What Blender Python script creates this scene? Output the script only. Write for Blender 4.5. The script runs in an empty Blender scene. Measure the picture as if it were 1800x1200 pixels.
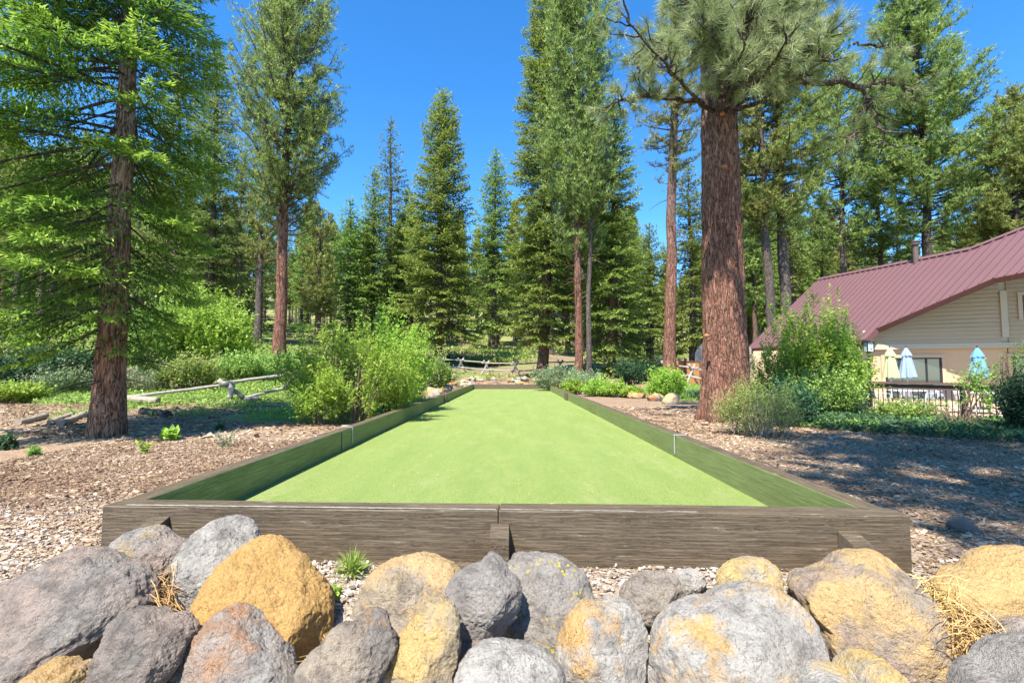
import bpy, math, random
import numpy as np
from mathutils import Vector, Matrix
R = math.radians
sc = bpy.context.scene
col = sc.collection

# ---------------------------------------------------------------- camera, sky, sun, exposure
F = 850.0; CH = 1.03; PITCH = R(3.4)
cam_d = bpy.data.cameras.new('camera'); cam = bpy.data.objects.new('camera', cam_d); col.objects.link(cam)
cam_d.sensor_width = 36; cam_d.lens = 36 * F / 1800; cam_d.clip_start = .05; cam_d.clip_end = 2000
cam.location = (0, 0, CH); cam.rotation_euler = (R(90) + PITCH, 0, 0)
sc.camera = cam
SUN_EL = R(56); SUN_H = (.42, .907)          # horizontal direction the light travels
w = bpy.data.worlds.new("World"); sc.world = w; w.use_nodes = True
nt = w.node_tree; nt.nodes.clear()
sky = nt.nodes.new('ShaderNodeTexSky'); sky.sky_type = 'NISHITA'; sky.sun_disc = False
sky.sun_elevation = SUN_EL; sky.sun_rotation = math.atan2(-SUN_H[0], -SUN_H[1])
sky.altitude = 1900; sky.air_density = 1.0; sky.dust_density = 0.05; sky.ozone_density = 3.5
hs = nt.nodes.new('ShaderNodeHueSaturation'); hs.inputs['Saturation'].default_value = 1.28; hs.inputs['Value'].default_value = .77
bg = nt.nodes.new('ShaderNodeBackground'); bg.inputs[1].default_value = .15
wo = nt.nodes.new('ShaderNodeOutputWorld')
nt.links.new(sky.outputs[0], hs.inputs['Color']); nt.links.new(hs.outputs[0], bg.inputs[0]); nt.links.new(bg.outputs[0], wo.inputs[0])
sd = bpy.data.lights.new('sun', 'SUN'); sd.energy = 3.8; sd.angle = R(.55); sd.color = (1, .95, .86)
so = bpy.data.objects.new('sun', sd); col.objects.link(so)
ldir = Vector((SUN_H[0] * math.cos(SUN_EL), SUN_H[1] * math.cos(SUN_EL), -math.sin(SUN_EL)))
so.rotation_euler = ldir.to_track_quat('-Z', 'Y').to_euler(); so.location = (0, 0, 30)
sc.view_settings.view_transform = 'Standard'; sc.view_settings.look = 'None'
sc.view_settings.exposure = 1.72; sc.view_settings.gamma = 1
sc.render.engine = 'CYCLES'
sc.cycles.max_bounces = 8; sc.cycles.diffuse_bounces = 4; sc.cycles.transmission_bounces = 4; sc.cycles.transparent_max_bounces = 4

# ---------------------------------------------------------------- helpers
rng = np.random.default_rng(7)
def px(x, y, Y):
    """world point seen at photo pixel (x, y) at world distance Y along the view axis"""
    u = (x - 900) / F; v = (600 - y) / F
    d = np.array([u, math.cos(PITCH) - v * math.sin(PITCH), math.sin(PITCH) + v * math.cos(PITCH)])
    return np.array([0, 0, CH]) + d * (Y / d[1])
def ray(x, y):
    return px(x, y, 1.0) - np.array([0, 0, CH])
def tag(o, label=None, cat=None, group=None, kind=None):
    if label: o['label'] = label
    if cat: o['category'] = cat
    if group: o['group'] = group
    if kind: o['kind'] = kind
    return o
def empty(name, loc, label, cat, group=None, rz=0):
    o = bpy.data.objects.new(name, None); col.objects.link(o); o.location = [float(a) for a in loc]; o.rotation_euler = (0, 0, rz)
    o.empty_display_size = .2
    return tag(o, label, cat, group)
class M:
    """collects faces; build() links ONE mesh object"""
    def __init__(s): s.v = []; s.f = []; s.a = []; s.n = 0
    def add(s, V, Fc, a=0.0, mi=0):
        V = np.asarray(V, float).reshape(-1, 3); Fc = np.asarray(Fc, int)
        s.v.append(V); s.f.append((Fc + s.n, mi)); s.a.append(np.broadcast_to(np.asarray(a, float), (len(V),)).copy()); s.n += len(V)
        return s
    def box(s, c, size, rot=None, mi=0, a=0.0):
        h = np.array(size) / 2
        V = np.array([[x, y, z] for x in (-1, 1) for y in (-1, 1) for z in (-1, 1)]) * h
        if rot is not None: V = V @ np.array(rot).T
        V = V + np.array(c)
        Fc = [[0, 1, 3, 2], [4, 6, 7, 5], [0, 4, 5, 1], [2, 3, 7, 6], [0, 2, 6, 4], [1, 5, 7, 3]]
        return s.add(V, Fc, a, mi)
    def hexa(s, P, mi=0):   # P: 4 bottom, 4 top (same order ccw)
        return s.add(P, [[3, 2, 1, 0], [4, 5, 6, 7], [0, 1, 5, 4], [1, 2, 6, 5], [2, 3, 7, 6], [3, 0, 4, 7]], 0, mi)
    def tube(s, P, r, n=8, a=0.0, mi=0, cap=True, rough=0.0, rg=None):
        P = np.asarray(P, float); r = np.broadcast_to(np.asarray(r, float), (len(P),))
        T = np.gradient(P, axis=0); T /= np.linalg.norm(T, axis=1)[:, None] + 1e-9
        ref = np.array([0, 0, 1.]) if abs(T[:, 2]).mean() < .8 else np.array([1., 0, 0])
        A = np.cross(T, ref); A /= np.linalg.norm(A, axis=1)[:, None] + 1e-9; B = np.cross(T, A)
        th = np.linspace(0, 2 * np.pi, n, endpoint=False)
        rr = r[:, None] * np.ones(n)
        if rough: rr = rr * (1 + rough * (rg or rng).uniform(-1, 1, rr.shape))
        V = P[:, None, :] + rr[..., None] * (np.cos(th)[None, :, None] * A[:, None, :] + np.sin(th)[None, :, None] * B[:, None, :])
        k = len(P); i, j = np.meshgrid(np.arange(k - 1), np.arange(n), indexing='ij'); j2 = (j + 1) % n
        Fc = np.stack([i * n + j, (i + 1) * n + j, (i + 1) * n + j2, i * n + j2], -1).reshape(-1, 4)
        n0 = s.n; s.add(V.reshape(-1, 3), Fc, a, mi)
        if cap:
            s.f.append((np.array([list(range(n))]) + n0, mi)); s.f.append((np.array([list(range(n))[::-1]]) + n0 + (k - 1) * n, mi))
        return s
    def cyl(s, p0, p1, r0, r1=None, n=10, mi=0, a=0.0):
        return s.tube([p0, p1], [r0, r0 if r1 is None else r1], n, a, mi)
    def build(s, name, mats, parent=None, smooth=False):
        me = bpy.data.meshes.new(name)
        V = np.concatenate(s.v); me.vertices.add(len(V)); me.vertices.foreach_set('co', V.ravel())
        tot = np.concatenate([np.full(len(f), f.shape[1]) for f, _ in s.f]); idx = np.concatenate([f.ravel() for f, _ in s.f])
        mi = np.concatenate([np.full(len(f), m) for f, m in s.f])
        st = np.concatenate([[0], np.cumsum(tot)[:-1]])
        me.loops.add(len(idx)); me.loops.foreach_set('vertex_index', idx.astype(np.int32))
        me.polygons.add(len(tot)); me.polygons.foreach_set('loop_start', st.astype(np.int32)); me.polygons.foreach_set('loop_total', tot.astype(np.int32))
        me.polygons.foreach_set('material_index', mi.astype(np.int32))
        me.polygons.foreach_set('use_smooth', np.full(len(tot), smooth))
        at = me.attributes.new('var', 'FLOAT', 'POINT'); at.data.foreach_set('value', np.concatenate(s.a).astype(np.float32))
        me.update(calc_edges=True); me.validate()
        for m in (mats if isinstance(mats, (list, tuple)) else [mats]): me.materials.append(m)
        o = bpy.data.objects.new(name, me); col.objects.link(o)
        if parent is not None: o.parent = parent
        return o
def bevel(o, wdt=.006, seg=2):
    m = o.modifiers.new('b', 'BEVEL'); m.width = wdt; m.segments = seg; m.limit_method = 'ANGLE'; return o
def rotz(a): c, s = math.cos(a), math.sin(a); return np.array([[c, -s, 0], [s, c, 0], [0, 0, 1]])
# value noise
_tab = np.random.default_rng(3).uniform(-1, 1, 65536)
def vnoise(P):
    P = np.asarray(P, float); i = np.floor(P).astype(np.int64); f = P - i; f = f * f * (3 - 2 * f); out = 0
    for dx in (0, 1):
        for dy in (0, 1):
            for dz in (0, 1):
                h = ((i[..., 0] + dx) * 73856093 ^ (i[..., 1] + dy) * 19349663 ^ (i[..., 2] + dz) * 83492791) & 65535
                wt = (f[..., 0] if dx else 1 - f[..., 0]) * (f[..., 1] if dy else 1 - f[..., 1]) * (f[..., 2] if dz else 1 - f[..., 2])
                out = out + wt * _tab[h]
    return out
def fbm(P, o=4, g=.5):
    s = 0; a = 1.0; P = np.asarray(P, float)
    for k in range(o): s = s + a * vnoise(P * 2.03 ** k + 17.3 * k); a *= g
    return s

# ---------------------------------------------------------------- materials
class N:
    def __init__(s, name):
        s.m = bpy.data.materials.new(name); s.m.use_nodes = True; s.t = s.m.node_tree; s.t.nodes.clear()
        s.out = s.t.nodes.new('ShaderNodeOutputMaterial')
    def n(s, typ, **kw):
        o = s.t.nodes.new(typ)
        for k, v in kw.items():
            if k.startswith('i_'):
                key = k[2:]; key = int(key) if key.isdigit() else key.replace('_', ' ')
                if hasattr(v, 'is_output'): s.t.links.new(v, o.inputs[key])
                else: o.inputs[key].default_value = v
            else: setattr(o, k, v)
        return o
    def coord(s, scale=(1, 1, 1), kind='Object', rot=(0, 0, 0)):
        tc = s.n('ShaderNodeTexCoord')
        if kind == 'World': src = s.n('ShaderNodeNewGeometry').outputs['Position']
        else: src = tc.outputs[kind]
        return s.n('ShaderNodeMapping', i_Vector=src, i_Scale=scale, i_Rotation=rot).outputs[0]
    def noise(s, v, scale, detail=4, rough=.55): return s.n('ShaderNodeTexNoise', i_Vector=v, i_Scale=scale, i_Detail=detail, i_Roughness=rough).outputs['Fac']
    def ramp(s, f, stops, interp='LINEAR'):
        r = s.n('ShaderNodeValToRGB', i_Fac=f); cr = r.color_ramp; cr.interpolation = interp
        while len(cr.elements) < len(stops): cr.elements.new(.5)
        for e, (p, c) in zip(cr.elements, stops):
            e.position = p; e.color = tuple(c) + (1,) if hasattr(c, '__len__') else (c, c, c, 1)
        return r.outputs[0]
    def mix(s, f, a, b, mode='MIX'):
        o = s.n('ShaderNodeMix', data_type='RGBA', blend_type=mode)
        for k, v in ((0, f), (6, a), (7, b)):
            if hasattr(v, 'is_output'): s.t.links.new(v, o.inputs[k])
            else: o.inputs[k].default_value = (tuple(v) + (1,)) if hasattr(v, '__len__') else v
        return o.outputs[2]
    def math(s, op, a, b=0.0, clamp=False):
        o = s.n('ShaderNodeMath', operation=op, use_clamp=clamp)
        for k, v in ((0, a), (1, b)):
            if hasattr(v, 'is_output'): s.t.links.new(v, o.inputs[k])
            else: o.inputs[k].default_value = v
        return o.outputs[0]
    def bump(s, h, strength=.5, dist=.01, normal=None):
        b = s.n('ShaderNodeBump', i_Strength=strength, i_Distance=dist, i_Height=h)
        if normal is not None: s.t.links.new(normal, b.inputs['Normal'])
        return b.outputs[0]
    def bsdf(s, colr, rough=.8, normal=None, spec=.3, metallic=0.0, **kw):
        p = s.n('ShaderNodeBsdfPrincipled', i_Metallic=metallic)
        p.inputs['Specular IOR Level'].default_value = spec
        if hasattr(colr, 'is_output'): s.t.links.new(colr, p.inputs['Base Color'])
        else: p.inputs['Base Color'].default_value = tuple(colr) + (1,)
        if hasattr(rough, 'is_output'): s.t.links.new(rough, p.inputs['Roughness'])
        else: p.inputs['Roughness'].default_value = rough
        if normal is not None: s.t.links.new(normal, p.inputs['Normal'])
        return p.outputs[0]
    def done(s, sh): s.t.links.new(sh, s.out.inputs[0]); return s.m

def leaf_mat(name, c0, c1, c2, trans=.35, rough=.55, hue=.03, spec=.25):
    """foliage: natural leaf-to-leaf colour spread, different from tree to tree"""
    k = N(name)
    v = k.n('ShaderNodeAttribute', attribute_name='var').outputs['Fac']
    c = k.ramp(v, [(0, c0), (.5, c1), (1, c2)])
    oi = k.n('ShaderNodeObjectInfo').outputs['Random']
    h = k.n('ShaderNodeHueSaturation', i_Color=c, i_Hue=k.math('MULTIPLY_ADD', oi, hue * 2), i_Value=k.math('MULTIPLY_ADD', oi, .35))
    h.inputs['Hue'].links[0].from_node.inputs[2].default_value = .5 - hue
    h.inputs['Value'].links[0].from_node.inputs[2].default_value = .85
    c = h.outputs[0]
    a = k.bsdf(c, rough, spec=spec); t = k.n('ShaderNodeBsdfTranslucent', i_Color=c).outputs[0]
    mx = k.n('ShaderNodeMixShader'); mx.inputs[0].default_value = trans
    k.t.links.new(a, mx.inputs[1]); k.t.links.new(t, mx.inputs[2])
    return k.done(mx.outputs[0])
L_fir = leaf_mat('fir_needles', (.055, .095, .022), (.165, .25, .048), (.35, .45, .10), .4)
L_fir2 = leaf_mat('fir_needles_blue', (.045, .08, .025), (.15, .21, .055), (.31, .38, .11), .38)
L_hero = leaf_mat('fir_needles_near', (.04, .075, .012), (.145, .225, .028), (.44, .53, .085), .48)
L_pine = leaf_mat('pine_needles_mid', (.05, .07, .02), (.23, .28, .065), (.50, .54, .17), .38)
L_pond = leaf_mat('long_pine_needles', (.10, .14, .045), (.25, .31, .12), (.52, .57, .30), .35, .4, .01, .5)
L_willow = leaf_mat('bright_bush_leaves', (.15, .25, .03), (.34, .50, .07), (.58, .72, .18), .5, .5, .01)
L_manz = leaf_mat('manzanita_leaves', (.10, .16, .03), (.27, .37, .08), (.48, .56, .18), .4, .5, .02)
L_sage = leaf_mat('sage_leaves', (.11, .16, .07), (.25, .32, .16), (.42, .48, .28), .3, .6, .01)
L_dark = leaf_mat('dark_shrub_leaves', (.02, .06, .03), (.05, .12, .05), (.12, .2, .08), .3, .5, .02)
L_grass = leaf_mat('grass_blades', (.10, .17, .03), (.25, .38, .06), (.46, .56, .16), .4, .6, .02)
L_straw = leaf_mat('dry_pine_straw', (.25, .12, .04), (.45, .28, .1), (.62, .45, .2), .1, .6, .01)
L_chip = leaf_mat('wood_chip', (.13, .075, .045), (.29, .19, .12), (.47, .37, .27), 0.02, .8, .01)
L_brownneedle = leaf_mat('dead_needles', (.25, .1, .04), (.4, .18, .08), (.5, .28, .15), .2)

def bark_mat(name, deep, mid, light, sc_=1.0, upper=None, z0=4, z1=9, disp=.02):
    k = N(name)
    v = k.coord((sc_, sc_, sc_ * .22)); wv = k.noise(k.coord((sc_, sc_, sc_ * .3)), 6, 3)
    vv = k.n('ShaderNodeVectorMath', operation='ADD', i_0=v, i_1=k.n('ShaderNodeVectorMath', operation='SCALE', i_0=k.n('ShaderNodeTexNoise', i_Vector=v, i_Scale=6.0, i_Detail=5.0).outputs['Color'], i_Scale=.22).outputs[0]).outputs[0]
    rn1 = k.math('ABSOLUTE', k.math('SUBTRACT', k.noise(vv, 7.5, 3, .5), .5)); rn2 = k.math('ABSOLUTE', k.math('SUBTRACT', k.noise(k.coord((sc_, sc_, sc_ * .12)), 17, 4, .6), .5))
    vo = k.n('ShaderNodeTexVoronoi', feature='DISTANCE_TO_EDGE', i_Vector=vv, i_Scale=9.0).outputs['Distance']
    vo = k.math('MINIMUM', k.math('MULTIPLY', rn1, 3.2), k.math('ADD', k.math('MULTIPLY', rn2, 2.2), k.math('MULTIPLY', vo, .7)))
    cell = k.n('ShaderNodeTexVoronoi', i_Vector=vv, i_Scale=9.0).outputs['Color']
    cr = k.ramp(vo, [(0, 0.0), (.09, .5), (.38, 1.0)])
    fine = k.noise(k.coord((sc_, sc_, sc_ * .35)), 45, 5, .65)
    base = k.mix(k.ramp(fine, [(.3, 0.0), (.7, 1.0)]), mid, light)
    base = k.mix(k.math('MULTIPLY', k.n('ShaderNodeSeparateColor', i_Color=cell).outputs[0], .45), base, mid)
    if upper is not None:
        z = k.n('ShaderNodeSeparateXYZ', i_Vector=k.n('ShaderNodeTexCoord').outputs['Object']).outputs[2]
        f = k.n('ShaderNodeMapRange', i_Value=k.math('ADD', z, k.math('MULTIPLY', wv, 3.0)), i_1=float(z0 + 1.5), i_2=float(z1 + 1.5)).outputs[0]
        base = k.mix(f, base, upper)
    c = k.mix(cr, deep, base)
    hgt = k.math('ADD', k.math('MULTIPLY', cr, .8), k.math('MULTIPLY', fine, .5))
    return k.done(k.bsdf(c, .9, k.bump(hgt, .9, disp), .15))
B_red = bark_mat('red_pine_bark', (.05, .025, .018), (.30, .125, .075), (.46, .26, .19), 1.3, (.2, .15, .13), 5, 11, .05)
B_big = bark_mat('big_pine_bark', (.05, .025, .018), (.33, .125, .075), (.60, .36, .26), 1.9, (.40, .30, .25), 4.6, 7.5, .06)
B_left = bark_mat('fir_bark', (.06, .03, .02), (.42, .19, .10), (.56, .38, .27), 1.6, (.42, .32, .25), 1.6, 4.5, .05)
B_grey = bark_mat('grey_bark', (.03, .024, .02), (.13, .10, .085), (.26, .21, .18), 1.3, None, disp=.04)
B_brown = bark_mat('brown_bark', (.035, .022, .016), (.20, .12, .08), (.34, .22, .16), 1.3, (.14, .11, .095), 4, 9, .04)

def wood_mat(name, c0, c1, grain=(1, 12, 12), rough=.75, chips=None, bumpd=.004, knots=True):
    k = N(name); v = k.coord(grain, 'Object')
    n1 = k.noise(v, 3, 6, .65); v2 = k.coord(tuple(g * .35 for g in grain)); n2 = k.noise(v2, 2.5, 3)
    wv = k.n('ShaderNodeTexWave', wave_type='BANDS', bands_direction='Z' if grain[2] > grain[0] else 'X', i_Vector=k.coord((.25 if grain[0] < 5 else 1, .25 if grain[1] < 5 else 1, 1)), i_Scale=14.0, i_Distortion=9.0, i_Detail=3.0).outputs['Fac']
    f = k.math('ADD', k.math('MULTIPLY', n1, .93), k.math('MULTIPLY', wv, .07)); ckn = k.noise(k.coord(tuple(g * (1.9 if g > 5 else .55) for g in grain)), 3.2, 6, .8); ckl = k.ramp(k.math('ABSOLUTE', k.math('SUBTRACT', ckn, .5)), [(0, 1.0), (.012, 0.0)])
    c = k.mix(k.ramp(f, [(.3, 0.0), (.75, 1.0)]), c0, c1)
    c = k.mix(k.ramp(n2, [(.35, .0), (.8, .45)]), c, tuple(x * .6 for x in c0))
    c = k.mix(k.math('MULTIPLY', ckl, .4), c, tuple(x * .25 for x in c0)); f = k.math('SUBTRACT', f, k.math('MULTIPLY', ckl, .9))
    if chips is not None:
        m = k.ramp(k.noise(k.coord((2.2, 9, 9)), 2.2, 6, .75), [(.61, 0.0), (.64, .8)])
        c = k.mix(m, c, chips)
    return k.done(k.bsdf(c, rough, k.bump(f, .8, bumpd), .3))
W_rail = wood_mat('painted_brown_timber', (.12, .088, .055), (.17, .130, .086), (.8, 12, 14), .5, (.25, .21, .16), .010)
W_railx = wood_mat('painted_brown_timber_long', (.085, .07, .048), (.17, .145, .105), (12, 1, 14), .55, (.42, .36, .28))
W_green = wood_mat('olive_green_timber', (.10, .15, .04), (.20, .27, .08), (12, 1, 14), .6, (.3, .34, .16))
W_fence = wood_mat('weathered_log', (.22, .19, .15), (.5, .46, .4), (10, 10, 10), .85)
W_log = wood_mat('cut_log', (.25, .2, .15), (.48, .41, .33), (10, 10, 10), .9)
W_orange = wood_mat('orange_fence_board', (.42, .17, .05), (.6, .28, .1), (12, 12, 1), .7)
W_darkrail = wood_mat('dark_brown_deck_rail', (.11, .065, .045), (.22, .14, .10), (1, 12, 12), .6)
def plain(name, c, rough=.6, metallic=0.0, spec=.3, var=.25, scale=8, bumpd=.0):
    k = N(name); n = k.noise(k.coord(), scale, 5, .6)
    cc = k.mix(n, tuple(x * (1 - var) for x in c), tuple(min(1, x * (1 + var)) for x in c))
    return k.done(k.bsdf(cc, rough, k.bump(n, .5, bumpd) if bumpd else None, spec, metallic))
P_white = plain('worn_white_paint', (.36, .36, .33), .6, var=.15, scale=30)
P_black = plain('black_metal', (.02, .02, .022), .45)
P_siding = plain('tan_lap_siding', (.42, .32, .215), .7, var=.08, scale=2)
P_trim = plain('tan_trim', (.40, .345, .27), .7, var=.08, scale=2)
P_tan = plain('orange_tan_wall', (.50, .345, .215), .8, var=.07, scale=3)
P_roof = plain('maroon_metal_roof', (.155, .082, .086), .45, 0, .4, var=.10, scale=.6)
P_roofd = plain('dark_maroon_trim', (.12, .05, .05), .5)
P_pipe_lapshade = plain('brown_pipe_and_lap_shadow', (.12, .08, .07), .5)  # pipe and bolts; also the painted shadow lines under the siding laps
P_deck = plain('tan_deck_boards', (.5, .34, .22), .8, var=.15, scale=6)  # light tan boards with slight random tone
P_fascia = plain('brown_deck_fascia', (.26, .15, .1), .7)
P_gray = plain('grey_panel', (.10, .115, .125), .6)
P_yel = plain('pale_yellow_canvas', (.42, .43, .22), .85, var=.06)
P_blue = plain('sky_blue_canvas', (.12, .30, .48), .85, var=.06)
P_bgrey = plain('blue_grey_canvas', (.24, .31, .44), .85, var=.06)
P_patio = plain('white_patio_metal', (.55, .57, .6), .4)
P_sling = plain('grey_sling_fabric', (.3, .3, .31), .8)
P_glassl = plain('frosted_lamp_glass', (.45, .48, .52), .25, spec=.6)
P_teal = plain('teal_rail_cap', (.16, .32, .3), .7)
k = N('dark_window_glass'); P_glass = k.done(k.bsdf((.03, .045, .045), .03, spec=1.0))

def rock_mat(name, base, alt, stain=None, amt=.5, seed=0, lichen=0.0, sstain=1.6, white=.25):
    k = N(name); base = tuple(x * .80 for x in base); alt = tuple(x * .80 for x in alt)
    tc = k.n('ShaderNodeTexCoord').outputs['Object']
    v = k.n('ShaderNodeMapping', i_Vector=tc, i_Location=(seed * 3.1, seed * 1.7, seed * 2.3)).outputs[0]
    big = k.noise(v, 2.6, 5, .6); mid = k.noise(v, 13, 6, .65); fine = k.noise(v, 75, 5, .85)
    c = k.mix(k.ramp(big, [(.38, 0.0), (.62, 1.0)]), base, alt)
    c = k.mix(k.ramp(mid, [(.46, 0.0), (.66, .75)]), c, tuple(x * .42 for x in base))
    c = k.mix(k.ramp(k.noise(v, 7, 5, .7), [(.55, 0.0), (.68, white)]), c, (.50, .47, .42))
    if stain is not None:
        z = k.n('ShaderNodeSeparateXYZ', i_Vector=tc).outputs[2]
        sn = k.math('ADD', k.noise(v, sstain * 2, 6, .62), k.math('MULTIPLY', z, .35))
        m = k.ramp(sn, [(.62 - amt * .42, 0.0), (.72 - amt * .42, 1.0)])
        stain = (stain[0] * .95, stain[1] * .88, stain[2] * .74); st = k.mix(k.ramp(k.noise(v, 6, 6, .7), [(.35, 0.0), (.65, 1.0)]), stain, tuple(min(1, x * 1.2 + .02) for x in stain))
        st = k.mix(k.ramp(k.noise(v, 21, 5, .7), [(.5, 0.0), (.75, .5)]), st, tuple(x * .55 for x in stain))
        c = k.mix(m, c, st)
    if lichen:
        lv = k.n('ShaderNodeTexVoronoi', i_Vector=v, i_Scale=42.0).outputs['Distance']
        lm = k.math('MULTIPLY', k.ramp(lv, [(.25, 1.0), (.35, 0.0)]), k.ramp(k.noise(v, 5, 3), [(.48, 0.0), (.55, lichen)]))
        c = k.mix(lm, c, (.62, .48, .06))
    sp = k.ramp(fine, [(.37, 1.0), (.46, 0.0)])
    c = k.mix(k.math('MULTIPLY', sp, .65), c, (.06, .05, .042))
    c = k.mix(k.ramp(fine, [(.58, 0.0), (.68, .35)]), c, (.66, .62, .56))
    crack = k.n('ShaderNodeTexVoronoi', feature='DISTANCE_TO_EDGE', i_Vector=k.n('ShaderNodeVectorMath', operation='ADD', i_0=v, i_1=k.n('ShaderNodeTexNoise', i_Vector=v, i_Scale=4.0, i_Detail=4.0).outputs['Color']).outputs[0], i_Scale=2.2).outputs['Distance']
    ck = k.ramp(crack, [(0, 0.0), (.018, 1.0)])
    h = k.math('ADD', k.math('MULTIPLY', mid, 1.2), k.math('ADD', k.math('MULTIPLY', fine, .22), k.math('MULTIPLY', ck, .05)))
    h = k.math('ADD', h, k.math('MULTIPLY', k.noise(v, 38, 5, .8), 1.3))
    return k.done(k.bsdf(c, .85, k.bump(h, 1.0, .028), .2))

# ---------------------------------------------------------------- terrain
_xs = np.array([-400, -90, -25, -9, -3.2, 3, 8, 13, 30, 90, 400.])
_ys = np.array([-60, 1.0, 2.0, 2.45, 3.0, 9, 14, 19, 24, 28, 38, 60, 100, 160, 260, 900.])
_g = np.array([
 [-.6] * 11, [-.5] * 11, [-.25] * 11, [-.07] * 11, [-.04] * 11,
 [.4, .3, .1, .0, -.03, -.03, -.03, -.2, -.4, -.4, -.4],
 [2, 1.5, .8, .3, .0, -.03, -.05, -.5, -.7, -.7, -.7],
 [4, 3, 1.8, .9, .1, -.03, .0, -.55, -.7, -.7, -.7],
 [5, 4, 2.5, 1.6, .15, -.03, .45, -.5, -.6, -.6, -.6],
 [6, 4.5, 3.0, 1.9, .45, .32, .7, -.1, -.4, .0, .0],
 [8, 5.5, 3.2, 1.3, .80, .78, 1.0, .6, .3, .5, .5],
 [12, 7.5, 6, 5, 3.3, 2.9, 2.4, 2.2, 2, 2, 2],
 [16, 11, 9.5, 8, 6.5, 6, 5.5, 5, 5, 5, 5],
 [26, 20, 18, 17, 16, 16, 16, 16, 16, 16, 16],
 [55, 50, 48, 47, 46, 46, 46, 46, 46, 46, 46],
 [120] * 11])
def gz(x, y, rough=True):
    x = np.asarray(x, float); y = np.asarray(y, float)
    X = np.clip(x, -399, 399); Y = np.clip(y, -59, 899)
    i = np.clip(np.searchsorted(_xs, X) - 1, 0, len(_xs) - 2); j = np.clip(np.searchsorted(_ys, Y) - 1, 0, len(_ys) - 2)
    u = (X - _xs[i]) / (_xs[i + 1] - _xs[i]); v = (Y - _ys[j]) / (_ys[j + 1] - _ys[j])
    z = _g[j, i] * (1 - u) * (1 - v) + _g[j, i + 1] * u * (1 - v) + _g[j + 1, i] * (1 - u) * v + _g[j + 1, i + 1] * u * v
    P = np.stack([x, y, 0 * x], -1)
    far = np.clip((Y - 9) / 25, 0, 1)
    z = z + fbm(P * .25, 3) * .12 * far + fbm(P * 1.1, 3) * .02
    # flat court platform
    dx = np.maximum(np.maximum(-2.55 - x, x - 2.3), 0); dy = np.maximum(np.maximum(2.5 - y, y - 27.2), 0)
    k_ = np.clip(np.hypot(dx, dy) / .5, 0, 1); k_ = k_ * k_ * (3 - 2 * k_)
    return z * k_ + (-.035) * (1 - k_)
def g(x, y): return float(gz(np.array([x]), np.array([y]))[0])

def warp(n, a, b, power):
    t = np.linspace(-1, 1, n); return np.sign(t) * np.abs(t) ** power * np.where(t < 0, a, b)
gx = warp(460, 380, 380, 3.0); gy_ = 2.0 + np.linspace(0, 1, 620) ** 2.7 * 880; gy = np.concatenate([np.linspace(-50, 1.9, 60), gy_])
GX, GY = np.meshgrid(gx, gy); GZ = gz(GX, GY)
def grassmask(x, y):
    """1 = green herb layer, 0 = bare gravel / litter"""
    P = np.stack([x, y, 0 * x], -1); n = fbm(P * .45 + 5, 4)
    left = np.clip((-x - 2.5) / .5, 0, 1) * np.clip((y - 9.4 - .05 * (x + 8) + n * .5) / .7, 0, 1) * np.clip((20 - y) / 3, .45, 1)
    left = left * np.clip(1.1 - np.clip((-x - 8.5) / 3, 0, 1) * np.clip((13 - y) / 2, 0, 1), 0, 1)
    lawn = np.clip((x - 5.0) / .8, 0, 1) * np.clip((y - 16.5) / 1.0, 0, 1) * np.clip((23 - y) / 2, 0, 1)
    right = np.clip((x - (5.4 + (y - 10) * .18) + n * .3) / .5, 0, 1) * np.clip((y - 9.2 + (x - 6) * .75) / .6, 0, 1) * np.clip((24 - y) / 2, 0, 1)
    far = np.clip((y - 27) / 6, 0, 1) * np.clip(.35 + n * .9 + np.clip((y - 90) / 60, 0, .5), 0, 1) * .85
    return np.clip(np.maximum.reduce([left * np.clip(.75 + n, 0, 1), lawn, right, far]), 0, 1)
k = N('forest_floor')
wp = k.coord((1, 1, 1), 'World')
gm = k.n('ShaderNodeAttribute', attribute_name='var').outputs['Fac']
chip = k.n('ShaderNodeTexVoronoi', i_Vector=k.coord((1, 2.1, 1), 'World', (0, 0, .5)), i_Scale=42.0)
chip2 = k.n('ShaderNodeTexVoronoi', i_Vector=k.coord((2.3, 1, 1), 'World', (0, 0, .2)), i_Scale=75.0)
cs = k.n('ShaderNodeSeparateColor', i_Color=chip.outputs['Color']).outputs[0]
cs2 = k.n('ShaderNodeSeparateColor', i_Color=chip2.outputs['Color']).outputs[1]
cc = k.ramp(k.math('ADD', k.math('MULTIPLY', cs, .6), k.math('MULTIPLY', cs2, .4)), [(.05, (.13, .08, .05)), (.4, (.29, .20, .13)), (.7, (.42, .31, .22)), (1, (.55, .47, .38))])
lit = k.ramp(k.noise(wp, .55, 5, .65), [(.4, 0.0), (.62, 1.0)])
cc = k.mix(k.math('MULTIPLY', lit, .45), cc, k.ramp(cs2, [(0, (.2, .10, .05)), (1, (.42, .25, .14))]))
yy = k.n('ShaderNodeSeparateXYZ', i_Vector=wp).outputs[1]
fr = k.n('ShaderNodeMapRange', i_Value=yy, i_1=2.0, i_2=3.4, i_3=1.0, i_4=0.0).outputs[0]
cc = k.mix(k.math('MULTIPLY', fr, .6), cc, k.ramp(cs, [(0, (.22, .19, .16)), (1, (.5, .47, .42))]))
duff = k.ramp(k.noise(wp, 3, 6, .7), [(.3, (.12, .075, .05)), (.55, (.28, .19, .13)), (.8, (.40, .30, .21))])
ff = k.n('ShaderNodeMapRange', i_Value=yy, i_1=14.0, i_2=26.0).outputs[0]
cc = k.mix(ff, cc, duff)
gr = k.ramp(k.noise(wp, 9, 6, .75), [(.3, (.08, .12, .03)), (.5, (.18, .26, .06)), (.7, (.33, .4, .12))])
cc = k.mix(gm, cc, gr)
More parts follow.
